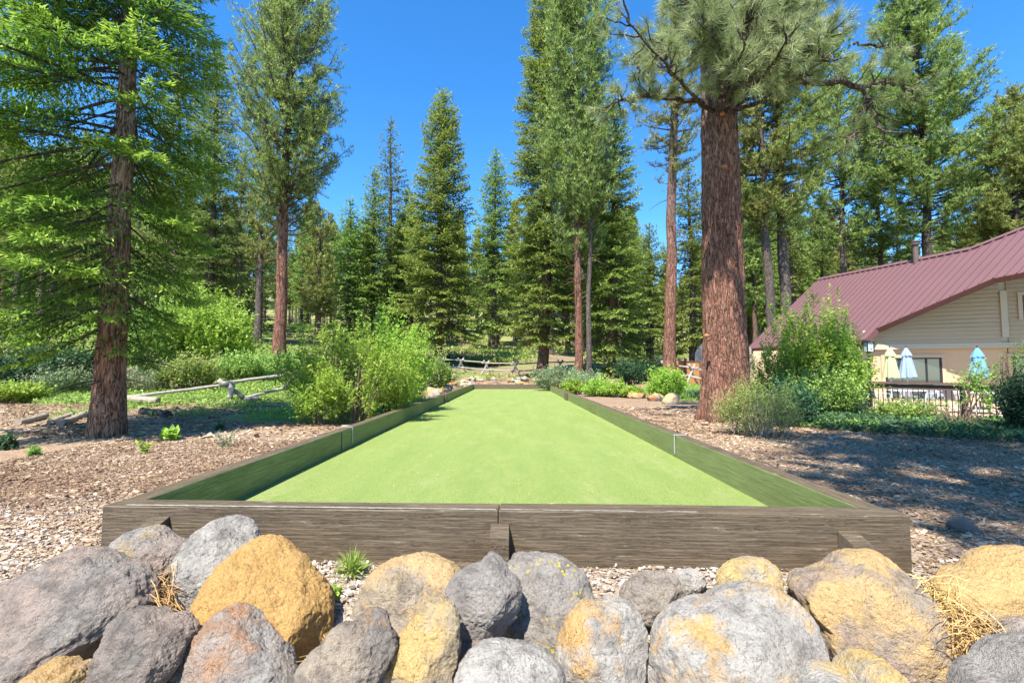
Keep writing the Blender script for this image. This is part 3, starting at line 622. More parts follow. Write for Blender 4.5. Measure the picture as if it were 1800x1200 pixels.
# trees one can tell apart: kind, px x of the base, distance, trunk radius m, top px y, crown base px y, crown half width px, bark, leaf, lean, label, options
TL = [
 ('pine', 490, 23.5, .30, -45, 415, 92, B_red, L_pine, (.012, 0), 'tall red barked pine with a dense shaggy crown behind the fallen rail fence', dict(nbr=300, upturn=.8, ln=.30, sub=5.5, pexp=.3)),
 ('fir', 681, 52, .32, 212, 560, 44, B_grey, L_fir2, (0, 0), 'thin topped fir with sparse upper boughs standing before the forest', dict(gap=.7, nb=5)),
 ('fir', 652, 47, .25, 300, 600, 48, B_grey, L_fir, (0, 0), 'mid height bushy fir touching the thin topped fir', dict()),
 ('fir', 770, 41, .32, 160, 585, 74, B_brown, L_fir, (.012, 0), 'broad cone shaped fir, a lone spire over the far end of the court', dict(nb=8, gap=.36)),
 ('fir', 868, 60, .36, 265, 575, 50, B_grey, L_fir, (.003, 0), 'slim pointed fir between the broad cone fir and the tall middle cluster', dict()),
 ('fir', 953, 33, .38, -120, 590, 72, B_brown, L_fir, (.022, 0), 'thick trunked fir with drooping green boughs at the fence corner', dict(nb=8, gap=.36)),
 ('pine', 1015, 28.5, .25, -160, 460, 62, B_red, L_pine, (.004, 0), 'straight red trunked pine in the tall cluster by the court end', dict(nbr=380, upturn=.9, ln=.34, sub=6, pexp=.2)),
 ('pine', 1034, 28.0, .17, 120, 440, 42, B_grey, L_pine, (.024, 0), 'dark slender leaning pine crossing beside the straight red trunked one', dict(nbr=90, upturn=.4, ln=.32)),
 ('fir', 1076, 30.5, .26, 172, 615, 64, B_brown, L_fir, (.015, 0), 'leafy fir with boughs nearly to the ground just past the red trunked pine', dict(nb=8, gap=.34)),
 ('pine', 1178, 24, .31, -140, 330, 58, B_red, L_pine, (.030, 0), 'tall pine with a long bare leaning reddish trunk behind the bright round shrub', dict(nbr=150, upturn=.3, ln=.32)),
 ('pine', 1362, 34, .36, -60, 400, 72, B_grey, L_pine, (-.02, 0), 'grey trunked pine rising behind the far roof edge', dict(nbr=190, upturn=.25, ln=.36, sub=6)),
 ('pine', 1386, 35, .42, -110, 420, 100, B_grey, L_pine, (.0, 0), 'twin partner pine with wide boughs beside the grey trunked one', dict(nbr=220, upturn=.15, ln=.38, sub=6, pexp=.35)),
 ('pine', 1636, 42, .44, -40, 430, 98, B_brown, L_pine, (.002, 0), 'big full crowned pine behind the middle of the maroon roof', dict(nbr=300, upturn=.45, ln=.42, sub=6, pexp=.4)),
 ('pine', 1555, 50, .30, 120, 470, 70, B_brown, L_pine, (0, 0), 'smaller pine behind the roof vent pipe', dict(nbr=190, upturn=.35, ln=.4)),
 ('pine', 1800, 40, .40, 175, 470, 90, B_brown, L_pine, (0, 0), 'full crowned pine at the photo edge above the roof ridge', dict(nbr=260, upturn=.35, ln=.42, sub=6)),
 ('pine', 1490, 46, .35, 60, 440, 76, B_grey, L_pine, (0, 0), 'open crowned pine seen past the end of the long bare limb', dict(nbr=200, upturn=.35, ln=.4)),
 ('fir', 360, 38, .35, 90, 560, 60, B_grey, L_fir2, (0, 0), 'dark fir just beyond the near fir on the bushy side', dict(nb=7)),
 ('pine', 300, 44, .35, 140, 520, 75, B_grey, L_pine, (0, 0), 'olive pine half hidden behind the near fir', dict(nbr=160)),
 ('pine', 416, 45, .28, 300, 520, 36, B_grey, L_fir2, (0, 0), 'narrow young pine with a knobbly spire before the deep woods', dict(nbr=90, ln=.4)),
 ('fir', 432, 55, .28, 305, 560, 36, B_grey, L_fir, (0, 0), 'thin spire fir next to the tall red barked pine', dict()),
 ('pine', 556, 42, .30, 365, 560, 44, B_brown, L_pine, (0, 0), 'short pine just past the tall red barked pine', dict(nbr=120, ln=.36)),
 ('fir', 611, 45, .25, 350, 590, 46, B_grey, L_fir, (0, 0), 'low dense fir above the large bright bush', dict()),
 ('fir', 712, 52, .28, 330, 590, 42, B_grey, L_fir, (0, 0), 'stout dark fir squeezed beside the broad cone fir', dict()),
 ('fir', 1145, 44, .28, 395, 610, 50, B_grey, L_fir, (0, 0), 'rounded fir under the leaning reddish trunk', dict()),
 ('fir', 1218, 40, .30, 290, 600, 58, B_grey, L_fir, (0, 0), 'dense fir filling the gap beside the giant pine trunk', dict()),
 ('pine', 452, 36, .30, 330, 470, 40, B_grey, L_pine, (0, 0), 'grey trunked pine with dead snags close to the tall red barked pine', dict(nbr=80, ln=.32, dead=22)),
]
for n_, (kd, bx, Y, tr, ty, cby, hw, bark, leafm, lean, lab, op) in enumerate(TL):
    rg = np.random.default_rng(200 + n_); X = px(bx, 640, Y)[0]; zb = g(X, Y); H = px(bx, ty, Y)[2] - zb; cb = max(1.0, px(bx, cby, Y)[2] - zb); Rr = hw * Y / F * (1.22 if kd == 'fir' else 1.12)
    path = trunk_path(rg, H, lean, wob=.03)
    tm = trunk_mesh(path, tr, 14, rg=rg)
    sc_ = Y / 36
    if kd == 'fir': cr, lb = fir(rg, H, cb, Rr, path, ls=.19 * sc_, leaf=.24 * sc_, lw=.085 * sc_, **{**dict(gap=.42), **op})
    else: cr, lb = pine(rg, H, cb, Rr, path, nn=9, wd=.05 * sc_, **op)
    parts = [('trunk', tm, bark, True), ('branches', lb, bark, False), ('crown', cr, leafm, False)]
    tree_thing('fir_tree' if kd == 'fir' else 'pine_tree', (X, Y, zb), lab, parts)

# forest behind: a few built trees, copied one by one
def copy_tree(o, loc, s, rz, label, group):
    r = o.copy(); col.objects.link(r); r.location = loc; r.scale = (s, s, s); r.rotation_euler = (0, 0, rz); r['label'] = label; r['group'] = group
    for c in o.children:
        d = c.copy(); col.objects.link(d); d.parent = r
    return r
FP = []
for q in range(7):
    rg = np.random.default_rng(500 + q); H = 22; kd = ['fir', 'pine', 'fir', 'pine', 'fir', 'pine', 'fir'][q]
    path = trunk_path(rg, H, (rg.normal() * .01, 0), wob=.03); tm = trunk_mesh(path, .34, 10, rg=rg)
    if kd == 'fir': cr, lb = fir(rg, H, [6, 0, 7.5, 0, 4, 0, 9][q], [2.6, 0, 2.3, 0, 2.9, 0, 2.1][q], path, ls=.36, leaf=.44, lw=.17, gap=.55, nb=6)
    else: cr, lb = pine(rg, H, [0, 7, 0, 5, 0, 9][q], [0, 2.7, 0, 2.4, 0, 2.9][q], path, nbr=[0, 130, 0, 150, 0, 110][q], nn=8, ln=.48, wd=.11, sub=4.5, upturn=.4)
    FP.append((kd, [('trunk', tm, [B_grey, B_brown, B_grey, B_grey, B_brown, B_brown, B_grey][q], True), ('branches', lb, B_grey, False), ('crown', cr, [L_fir, L_pine, L_fir2, L_pine, L_fir, L_pine, L_fir2][q], False)]))
fused = [None] * 7
skx = [-200, 0, 200, 300, 400, 440, 500, 560, 600, 640, 700, 760, 830, 900, 940, 1000, 1100, 1150, 1230, 1300, 1400, 1500, 1560, 1640, 1720, 1800, 2000]
sky_ = [160, 200, 260, 330, 350, 380, 370, 375, 385, 375, 370, 370, 380, 370, 330, 300, 330, 430, 400, 300, 330, 370, 430, 400, 380, 320, 300]
pos = []; rg = np.random.default_rng(77); tries = 0
while len(pos) < 470 and tries < 20000:
    tries += 1; Y = 44 + 80 * rg.uniform() ** 1.1 if len(pos) < 270 else rg.uniform(95, 175); bx = rg.uniform(-160, 1960); X = px(bx, 640, Y)[0]
    if bx > 1250 and Y < 50: continue
    if 730 < bx < 1130 and Y < 62: continue
    if any((X - a) ** 2 + (Y - b) ** 2 < 2.4 ** 2 for a, b in pos): continue
    pos.append((X, Y)); zb = g(X, Y)
    ty = np.interp(bx, skx, sky_) + rg.uniform(-12, 90); H = px(bx, ty, Y)[2] - zb; s = np.clip(H / 22, .6, 1.6)
    q = int(rg.integers(7)); kd = FP[q][0]
    sector = ['on the slope past the fallen rails', 'in woods past the red barked pine', 'in woods beyond the far timber', 'in woods past the orange fence', 'in woods beyond the maroon roof'][int(np.searchsorted([400, 700, 1100, 1330], bx))]
    dist_ = 'first rank' if Y < 70 else ('middle rank' if Y < 100 else 'rearmost rank')
    tn = ['dense narrow', 'open crowned', 'slender sparse', 'full crowned', 'low branched broad', 'high crowned', 'bare stemmed'][q]
    lab = f'{tn} {kd} tree {sector}, {dist_}'; grp = f'{tn} {kd}s {sector}, {dist_}'
    if fused[q] is None:
        fused[q] = tree_thing(kd + '_tree', (X, Y, zb), lab, FP[q][1], grp, rg.uniform(0, 6.28)); fused[q].scale = (s, s, s)
    else: copy_tree(fused[q], (X, Y, zb), s, rg.uniform(0, 6.28), lab, grp)

# ---------------------------------------------------------------- near fir (bushy side) and giant pine
rg = np.random.default_rng(31); base = gp = (px(188, 760, 7.8)[0], 7.8); zb = g(*base)
path = trunk_path(rg, 17, (.006, .0), 20, .006)
tm = trunk_mesh(path, .225, 40, flare=.25, rg=rg, p=1.6, rough=.035, sub=6)
def lf(az, h):
    f = 1 + .6 * max(0, -math.cos(az)) + .2 * max(0, -math.sin(az)) - .33 * max(0, math.cos(az))
    return f * float(np.interp(h, [1.7, 3, 5, 7, 12], [.62, .8, .92, 1.0, .8]))
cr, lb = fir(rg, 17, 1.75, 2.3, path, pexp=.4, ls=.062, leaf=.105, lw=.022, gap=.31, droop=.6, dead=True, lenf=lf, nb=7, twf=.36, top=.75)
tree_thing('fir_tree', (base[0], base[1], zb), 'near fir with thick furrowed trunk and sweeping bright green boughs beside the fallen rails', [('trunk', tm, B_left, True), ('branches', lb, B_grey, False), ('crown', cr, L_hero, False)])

rg = np.random.default_rng(41); BX, BY = px(1277, 700, 10.3)[0], 10.3; zb = g(BX, BY)
H = 24.; path = trunk_path(rg, H, (.004, 0), 20, .006)
tt = np.unique(np.concatenate([np.linspace(0, .08, 30), np.linspace(.08, 1, 160)])); t0 = np.linspace(0, 1, 20)
Pp = np.stack([np.interp(tt, t0, path[:, q]) for q in range(3)], -1); Pp[0, 2] -= .3
rad = .425 * ((1 - tt) ** .62) * (1 + .30 * np.exp(-tt * H / .55)) + .01
tm = M(); tm.tube(Pp, rad, 90)
V = tm.v[0]; ang = np.arctan2(V[:, 1] - np.repeat(Pp[:, 1], 90), V[:, 0] - np.repeat(Pp[:, 0], 90)); zz = V[:, 2]
Q = np.stack([np.cos(ang) * 3.2, np.sin(ang) * 3.2, zz * .55], -1); pl = fbm(Q * 2.2, 4, .6) * .022 + np.abs(fbm(Q * 3.5 + 9, 3)) * .03
fl = np.exp(-np.maximum(zz, 0) / .35) * .10 * np.sin(ang * 5 + 1)
dirs = np.stack([np.cos(ang), np.sin(ang), 0 * ang], -1); tm.v[0] = V + dirs * (pl + fl)[:, None]
lb = M(); cr = M(); O = np.array([BX, BY, zb])
def limb(P, r0, r1=.02, tuft=.45, ntw=14, tl=.5, dens=1.0, nn=42, from_=.35, droop=0.0, v0=.55):
    P = np.array(P, float) - O; k_ = 14; s0 = np.linspace(0, 1, len(P)); s = np.linspace(0, 1, k_)
    Q = np.stack([np.interp(s, s0, P[:, q]) for q in range(3)], -1)
    for _ in range(2): Q[1:-1] = (Q[:-2] + Q[1:-1] * 2 + Q[2:]) / 4
    Q[1:-1] += rg.normal(size=(k_ - 2, 3)) * .025
    lb.tube(Q, r0 + (r1 - r0) * s, 7, cap=True, rough=.12, rg=rg)
    n_ = int(ntw * dens); sp = rg.uniform(from_, 1, n_); B = np.stack([np.interp(sp, s, Q[:, q]) for q in range(3)], -1); ax = unit(Q[-1] - Q[0])
    for b in B:
        d = unit(ax * .7 + rg.normal(size=3) * [.9, .9, .6] + [0, 0, .1 - droop]); L = tl * rg.uniform(.5, 1.3); u_ = np.linspace(0, 1, 6)
        T = b + d * (L * u_)[:, None] + np.array([0, 0, 1.]) * ((.25 - droop) * L * u_ ** 2)[:, None] + rg.normal(size=(6, 3)) * .015
        lb.tube(T, .016 * (1 - .7 * u_) + .003, 4, cap=False)
        if rg.uniform() < tuft:
            c = np.stack([np.interp(rg.uniform(.45, 1, 5), u_, T[:, q]) for q in range(3)], -1); c[0] = T[-1]
            tufts(cr, c, np.broadcast_to(d + [0, 0, .15], c.shape), rg, nn, .21, .008, .5, v0, .16, .05)
def A_(x, y, Y): return px(x, y, Y)
# the two limbs that part at the top of the bare trunk, the one with bare hanging twigs, and the ones on the other side
limb([A_(1282, 172, 9.95), A_(1300, 140, 9.7), A_(1332, 122, 9.3), A_(1372, 104, 8.9), A_(1420, 60, 8.4)], .10, .04, .95, 30, .6)
limb([A_(1290, 168, 10.1), A_(1315, 142, 10), A_(1345, 134, 9.9), A_(1400, 142, 9.7), A_(1470, 146, 9.5), A_(1520, 154, 9.4)], .085, .05, .35, 10, .4)
limb([A_(1518, 154, 9.4), A_(1527, 180, 9.4), A_(1545, 215, 9.3), A_(1558, 255, 9.2)], .045, .012, .12, 26, .45, droop=.25, from_=.1, v0=.3)
limb([A_(1518, 154, 9.4), A_(1550, 142, 9.3), A_(1590, 150, 9.2), A_(1620, 180, 9.2)], .04, .012, .55, 18, .4, from_=.1, v0=.3)
limb([A_(1540, 200, 9.3), A_(1515, 225, 9.2), A_(1490, 245, 9.1)], .02, .006, .45, 12, .35, from_=.2, droop=.2, v0=.3)
limb([A_(1245, 182, 10.3), A_(1215, 178, 10.0), A_(1160, 167, 9.7), A_(1110, 170, 9.4), A_(1065, 190, 9.2)], .06, .015, .8, 26, .45)
limb([A_(1240, 20, 10.2), A_(1190, 62, 9.8), A_(1150, 92, 9.5), A_(1120, 120, 9.2)], .06, .02, .7, 24, .5)
limb([A_(1500, 78, 9.6), A_(1540, 80, 9.5), A_(1592, 88, 9.4)], .03, .01, .1, 8, .3)
for q in range(34):
    u = rg.uniform(); ex = 1080 + 500 * u if q > 12 else rg.uniform(1200, 1470); ey = rg.uniform(-190, 85 if ex > 1180 else 150) if q > 12 else rg.uniform(-20, 95); eY = rg.uniform(7.0, 11.5) if q > 12 else rg.uniform(7.6, 9.2)
    if 1180 < ex < 1300 and ey > 130: ey = 110
    e_ = A_(ex, ey, eY); hs0 = e_[2] - rg.uniform(-.6, .7) - zb; hs0 = max(hs0, 6.6); s_ = at(path, hs0) + O
    mid = (e_ + s_) / 2 + [0, 0, -.2]
    limb([s_, mid, e_], .05, .012, .95, 17 if q > 12 else 20, .5, from_=.45, v0=.6, nn=28)
for q in range(26):   # crown above the picture: throws the shade
    h = rg.uniform(10, 22); az = rg.uniform(0, 6.28); L = 3.2 * (1 - h / 30); s_ = at(path, h) + O; e_ = s_ + [math.cos(az) * L, math.sin(az) * L, .3]
    limb([s_, (s_ + e_) / 2, e_], .05, .012, .9, 10, .6, nn=12)
giant = tree_thing('pine_tree', O, 'giant pine with a thick red furrowed trunk and long needled boughs overhead', [('trunk', tm, B_big, True), ('branches', lb, B_grey, False), ('crown', cr, L_pond, False)])
for (a_, b_) in ((1270, 200), (1274, 293), (1242, 590)):
    pm = M(); c = A_(a_, b_, BY - .5) - O; V, Fc = ico(3); pm.add(V * [.05, .06, .045] + c, Fc); pm.build('branch_scar', plain('cut_branch_scar', (.35, .14, .06), .8), giant, True)

# tree standing just behind the photographer's shoulder: only its shade is seen
for (sx, sy, sh, nb_, s2) in ((3.9, .9, 12, 46, 2.6), (7.6, .4, 15, 60, 3.2), (.9, -2.9, 18, 75, 2.2)):
    rg = np.random.default_rng(int(95 + sx + sy * 3)); path = trunk_path(rg, sh, (0, 0)); tm = trunk_mesh(path, .35, 12, rg=rg)
    cr, lb = pine(rg, sh, 5.5 if sx > 2 else 10, s2, path, nbr=nb_, nn=16, ln=.24, wd=.03, pexp=.3, sub=7)
    tree_thing('pine_tree', (sx, sy, g(sx, sy)), 'pine out of the frame whose boughs shade the ' + ('ivy by the deck' if sx > 5 else ('chip path by the timber' if sx > 3 else 'front corner of the timbers')), [('trunk', tm, B_brown, True), ('branches', lb, B_brown, False), ('crown', cr, L_pine, False)])

# ---------------------------------------------------------------- bushes
def bush(rg, W, H, D, nst=24, ntw=420, nlv=14, leaf=.06, lw=.03, twl=.32, spiky=.5, open_=0.0, base_f=.25, hollow=.45):
    lf_ = M(); st = M(); lobes = [(rg.uniform(-.5, .5), rg.uniform(-.5, .5), rg.uniform(.55, 1.0), rg.uniform(.35, .6)) for _ in range(7)]
    tips = []
    for q in range(nst):
        az = rg.uniform(0, 6.28); r_ = rg.uniform(.1, 1) ** .6; L = np.array([np.cos(az) * W / 2 * r_ * .85, np.sin(az) * D / 2 * r_ * .85, H * rg.uniform(.55, 1.0) * (1 - .45 * r_ ** 2)])
        s = np.linspace(0, 1, 6)[:, None]; b0 = np.array([np.cos(az) * W * .08 * base_f * 4, np.sin(az) * D * .08 * base_f * 4, -.05])
        P = b0 + (L - b0) * s * [1, 1, 1] + np.array([0, 0, .12 * H]) * np.sin(s * np.pi) + rg.normal(size=(6, 3)) * .02 * s
        st.tube(P, (.016 - .011 * s[:, 0]) * (.6 + H * .3), 5, cap=False); tips.append(P)
    tips = np.array(tips)
    n = ntw; ph = rg.uniform(0, 6.28, n); c_ = rg.uniform(-.4, 1, n); rr = rg.uniform(hollow, 1.0, n) ** .6; sx = np.sqrt(np.clip(1 - c_ ** 2, 0, 1))
    lump = 1 + .36 * fbm(np.stack([np.cos(ph) * 2, np.sin(ph) * 2, c_ * 2], -1) + rg.uniform(0, 50), 3)
    C = np.stack([np.cos(ph) * sx * W / 2, np.sin(ph) * sx * D / 2, H * (.42 + .58 * c_)], -1) * (rr * lump)[:, None]; C[:, 2] = np.maximum(C[:, 2], .03)
    if open_: keep = fbm(C * 2.5 / max(W, .5) + 3, 2) > (open_ - .5); C = C[keep]
    ns_ = max(2, n // 14); Cs = C[rg.integers(0, len(C), ns_)] * rg.uniform(1.03, 1.2, (ns_, 1)); Cs[:, 2] = np.maximum(Cs[:, 2] * 1.02, .05); C = np.concatenate([C, Cs])
    n = len(C); dr = unit(C * [1 / W, 1 / D, .9 / H] + [0, 0, .35 + spiky] + rg.normal(size=(n, 3)) * .35)
    for c, d in zip(C[::6], dr[::6]): st.tube([c - d * twl * .5, c + d * twl * .2, c + d * twl * .6], [.005, .003, .0015], 3, cap=False)
    kq = np.repeat(np.arange(n), nlv); f = rg.uniform(-.3, 1.0, len(kq)); tl_ = twl * rg.uniform(.6, 1.4, n)
    P = C[kq] + dr[kq] * (tl_[kq] * f)[:, None] + rg.normal(size=(len(kq), 3)) * .012
    Dd = dr[kq] * .35 + rg.normal(size=(len(kq), 3)) * [.8, .8, .55]
    v = np.clip(.35 + .22 * f + .1 * rg.normal(size=len(kq)) + (.12 * rg.normal(size=n))[kq], 0, 1)
    blades(lf_, P, Dd, np.array([0, 0, 1.]) + rg.normal(size=(len(kq), 3)) * .6, leaf * rg.uniform(.6, 1.3, len(kq)), lw * rg.uniform(.7, 1.3, len(kq)), v)
    return lf_, st
S_twig = plain('shrub_twig', (.16, .11, .08), .9); S_twigg = plain('grey_twig', (.30, .26, .22), .9)
def put_bush(name, bx, Y, wpx, toppx, mat, label, group=None, cat='shrub', seed=0, x=None, D=None, twig=None, zoff=0, **kw):
    rg = np.random.default_rng(900 + seed); X = px(bx, 650, Y)[0] if x is None else x; zb = g(X, Y) + zoff; W = wpx * Y / F; Hh = px(bx, toppx, Y)[2] - zb
    a_, b_ = bush(rg, W, max(.12, Hh), D or W * .8, **kw)
    e = empty(name, (X, Y, zb), label, cat, group); a_.build('leaves', mat, e); b_.build('stems', twig or S_twig, e); return e
put_bush('willow_bush', 622, 9.9, 205, 594, L_willow, 'large bright green feathery bush leaning over the court timber', seed=1, open_=.28, ntw=1700, nlv=19, leaf=.07, lw=.03, spiky=.45, nst=22, twl=.30)
put_bush('willow_bush', 688, 11.9, 120, 562, L_willow, 'second bright green bush behind the large feathery one by the timber', seed=2, ntw=900, nlv=17, leaf=.075, lw=.034, spiky=.5, nst=14)
put_bush('willow_bush', 565, 9.4, 90, 655, L_willow, 'low skirt bush spilling onto the gravel in front of the large feathery one', seed=3, ntw=420, nlv=15, leaf=.055, lw=.024, spiky=.3, nst=16)
put_bush('round_bush', 345, 18.5, 205, 512, L_willow, 'big rounded pale green bush behind the fallen rails', seed=4, ntw=1900, nlv=13, leaf=.12, lw=.06, nst=40, D=3.2)
put_bush('round_bush', 262, 17.5, 120, 560, L_manz, 'olive bush behind the near fir trunk', seed=5, ntw=700, nlv=12, leaf=.11, lw=.055, nst=30)
put_bush('willow_bush', 1440, 12.8, 135, 552, L_willow, 'large bright green bush in front of the maroon roof eave', seed=6, open_=.3, ntw=1300, nlv=20, leaf=.085, lw=.038, nst=24, spiky=.5, D=2.4, hollow=.3)
put_bush('willow_bush', 1385, 12.9, 115, 612, L_willow, 'lower shoulder bush spreading beside the giant pine trunk', seed=57, open_=.3, ntw=520, nlv=18, leaf=.08, lw=.036, nst=16, D=1.6)
put_bush('willow_bush', 1474, 12.6, 50, 570, L_willow, 'smaller bright bush beside the lamp post', seed=7, ntw=480, nlv=15, leaf=.075, lw=.032, nst=16, D=1.3, zoff=.35)
put_bush('willow_bush', 1450, 11.6, 100, 660, L_manz, 'lower leafy bush at the deck corner', seed=8, ntw=520, nlv=14, leaf=.07, lw=.035, nst=16)
put_bush('sage_bush', 1332, 7.9, 135, 684, L_manz, 'grey green twiggy bush at the foot of the giant pine', seed=9, ntw=1100, nlv=11, leaf=.036, lw=.014, nst=60, twig=S_twigg, twl=.24, spiky=.9)
put_bush('round_bush', 1170, 18.6, 58, 657, L_willow, 'small bright round bush on the lawn edge beside the gravel path', seed=10, ntw=520, nlv=14, leaf=.08, lw=.04, nst=16)
put_bush('sage_bush', 985, 24.5, 85, 650, L_sage, 'grey green mounded bush past the far timber corner', seed=11, ntw=650, nlv=13, leaf=.11, lw=.04, nst=20)
put_bush('sage_bush', 1025, 23.5, 60, 662, L_sage, 'smaller grey green bush beside the mounded one', seed=12, ntw=380, nlv=13, leaf=.11, lw=.04, nst=14)
for q, (bx, Y, w_, t_) in enumerate([(1050, 19.8, 56, 672), (1085, 19.2, 44, 676), (1010, 21.5, 40, 672), (1112, 18.6, 36, 685)]):
    put_bush('herb_clump', bx, Y, w_, t_, L_willow, ['widest bright herb clump among the path cobbles', 'bright herb clump between the widest one and the round bush', 'bright herb clump closest to the timber', 'smallest low herb clump at the cobble edge'][q], seed=20 + q, ntw=260, nlv=12, leaf=.09, lw=.05, nst=8, twl=.15)
put_bush('dark_bush', 1110, 24.5, 46, 640, L_dark, 'dark leafed bush beside the brown fir trunk', seed=30, ntw=420, nlv=13, leaf=.10, lw=.05, nst=14)
put_bush('dark_bush', 1148, 25.5, 44, 640, L_dark, 'dark leafed bush in front of the orange fence', seed=31, ntw=420, nlv=13, leaf=.10, lw=.05, nst=14)
put_bush('dark_bush', 60, 14.5, 150, 622, L_dark, 'wide dark bush in the shade beyond the near fir at the photo edge', seed=32, ntw=800, nlv=14, leaf=.10, lw=.05, nst=20)
put_bush('dark_bush', 145, 15.2, 90, 635, L_dark, 'dark bush close behind the near fir trunk', seed=33, ntw=500, nlv=14, leaf=.10, lw=.05, nst=16)
put_bush('round_bush', 110, 19.5, 170, 560, L_willow, 'sunlit loose bush with dark bent stems behind the wide dark bush', seed=34, ntw=900, nlv=11, leaf=.10, lw=.05, nst=20, open_=.35)
put_bush('herb_clump', 20, 12.2, 110, 680, L_willow, 'broad bright herb clump at the photo edge', seed=35, ntw=420, nlv=13, leaf=.08, lw=.05, nst=10, twl=.16)
put_bush('manzanita', 332, 14.8, 92, 634, L_manz, 'yellow green manzanita just behind the crossed posts', seed=36, ntw=520, nlv=13, leaf=.075, lw=.045, nst=20)
put_bush('manzanita', 430, 17.0, 100, 628, L_manz, 'broad manzanita mound above the middle of the fallen rail', seed=37, ntw=620, nlv=13, leaf=.08, lw=.045, nst=18)
put_bush('manzanita', 505, 18.5, 95, 630, L_manz, 'manzanita mound at the foot of the tall red barked pine', seed=38, ntw=560, nlv=13, leaf=.08, lw=.045, nst=18)
put_bush('sage_bush', 245, 14.4, 110, 655, L_sage, 'pale silvery bush between the near fir trunk and the cut log', seed=39, ntw=420, nlv=12, leaf=.07, lw=.028, nst=16)
put_bush('sage_bush', 110, 13.6, 80, 662, L_sage, 'pale silvery bush on the other side of the near fir trunk', seed=40, ntw=420, nlv=12, leaf=.07, lw=.028, nst=16)
put_bush('manzanita', 765, 21.5, 66, 638, L_manz, 'low green bush at the end of the cobbles along the timber', seed=41, ntw=480, nlv=13, leaf=.10, lw=.05, nst=16)
put_bush('manzanita', 855, 44, 75, 634, L_manz, 'long low bush on the slope behind the rail fence', seed=42, ntw=520, nlv=12, leaf=.2, lw=.1, nst=10)
put_bush('manzanita', 790, 45, 50, 633, L_sage, 'pale bush on the slope close to the broad cone fir trunk', seed=43, ntw=320, nlv=12, leaf=.2, lw=.1, nst=10)
put_bush('round_bush', 1775, 9.2, 90, 606, L_willow, 'airy sunlit bush with thin arching twigs in front of the deck', seed=44, ntw=300, nlv=9, leaf=.06, lw=.03, nst=20, open_=.6, twl=.3, hollow=.2)
put_bush('dark_bush', 1830, 8.6, 110, 662, L_dark, 'dark shaded bush below the airy sunlit one', seed=45, ntw=900, nlv=13, leaf=.055, lw=.03, nst=24)
put_bush('dark_bush', 1680, 9.6, 120, 700, L_dark, 'thin dark bush in front of the deck railing', seed=46, ntw=70, nlv=6, leaf=.05, lw=.025, nst=26, open_=.6)
put_bush('dark_bush', 1590, 11.0, 90, 738, L_manz, 'low bush against the deck fascia', seed=47, ntw=360, nlv=12, leaf=.06, lw=.035, nst=12)
put_bush('dark_bush', 1390, 9.2, 80, 690, L_dark, 'deep green bush between the giant pine foot and the bright bush', seed=48, ntw=500, nlv=13, leaf=.055, lw=.03, nst=16)
# twiggy sapling in front of the blue umbrella
rg = np.random.default_rng(5); sp_ = px(1695, 740, 9.8); e = empty('sapling', (sp_[0], 9.8, g(sp_[0], 9.8)), 'thin bare stemmed sapling with few leaves in front of the blue umbrella', 'sapling'); lm_ = M(); st_ = M()
for q in range(7):
    s = np.linspace(0, 1, 8)[:, None]; tip = np.array([rg.uniform(-.8, .8), rg.uniform(-.3, .3), rg.uniform(1.0, 1.75)]); P = tip * s + [0, 0, .15] * np.sin(s * 3.14) + rg.normal(size=(8, 3)) * .02; st_.tube(P, np.linspace(.013, .003, 8), 5, cap=False)
    for w_ in range(9):
        f = rg.uniform(.4, 1); b = P[int(f * 7)]; d = unit(rg.normal(size=3) * [1, .6, .4]); T = b + d * np.linspace(0, rg.uniform(.12, .3), 4)[:, None]; st_.tube(T, .003, 3, cap=False)
        blades(lm_, np.repeat(T[1:], 5, 0) + rg.normal(size=(15, 3)) * .015, rg.normal(size=(15, 3)) + [0, 0, .3], rg.normal(size=(15, 3)), .055, .024, .45)
lm_.build('leaves', L_manz, e); st_.build('stems', S_twig, e)
# little plants on the gravel near the fir
def plantlet(name, x, y, n, ln, wd, hgt, mat, label, seed):
    rg = np.random.default_rng(seed); e = empty(name, (x, y, g(x, y)), label, 'plant'); lm_ = M(); st_ = M()
    for q in range(n):
        d = unit(np.array([rg.normal() * .5, rg.normal() * .5, 1])); T = d * np.linspace(0, hgt * rg.uniform(.6, 1.1), 6)[:, None]; st_.tube(T, .004, 4, cap=False)
        B = np.repeat(T[1:], 4, 0); blades(lm_, B, rg.normal(size=B.shape) + [0, 0, .35], np.array([0, 0, 1.]) + rg.normal(size=B.shape) * .4, ln * rg.uniform(.7, 1.2, len(B)), wd, np.clip(.6 + rg.normal(size=len(B)) * .15, 0, 1))
    lm_.build('leaves', mat, e); st_.build('stems', S_twigg, e)
def gp_(a, b, z=-.03):
    d = ray(a, b); s = (z - CH) / d[2]; return d[0] * s, d[1] * s
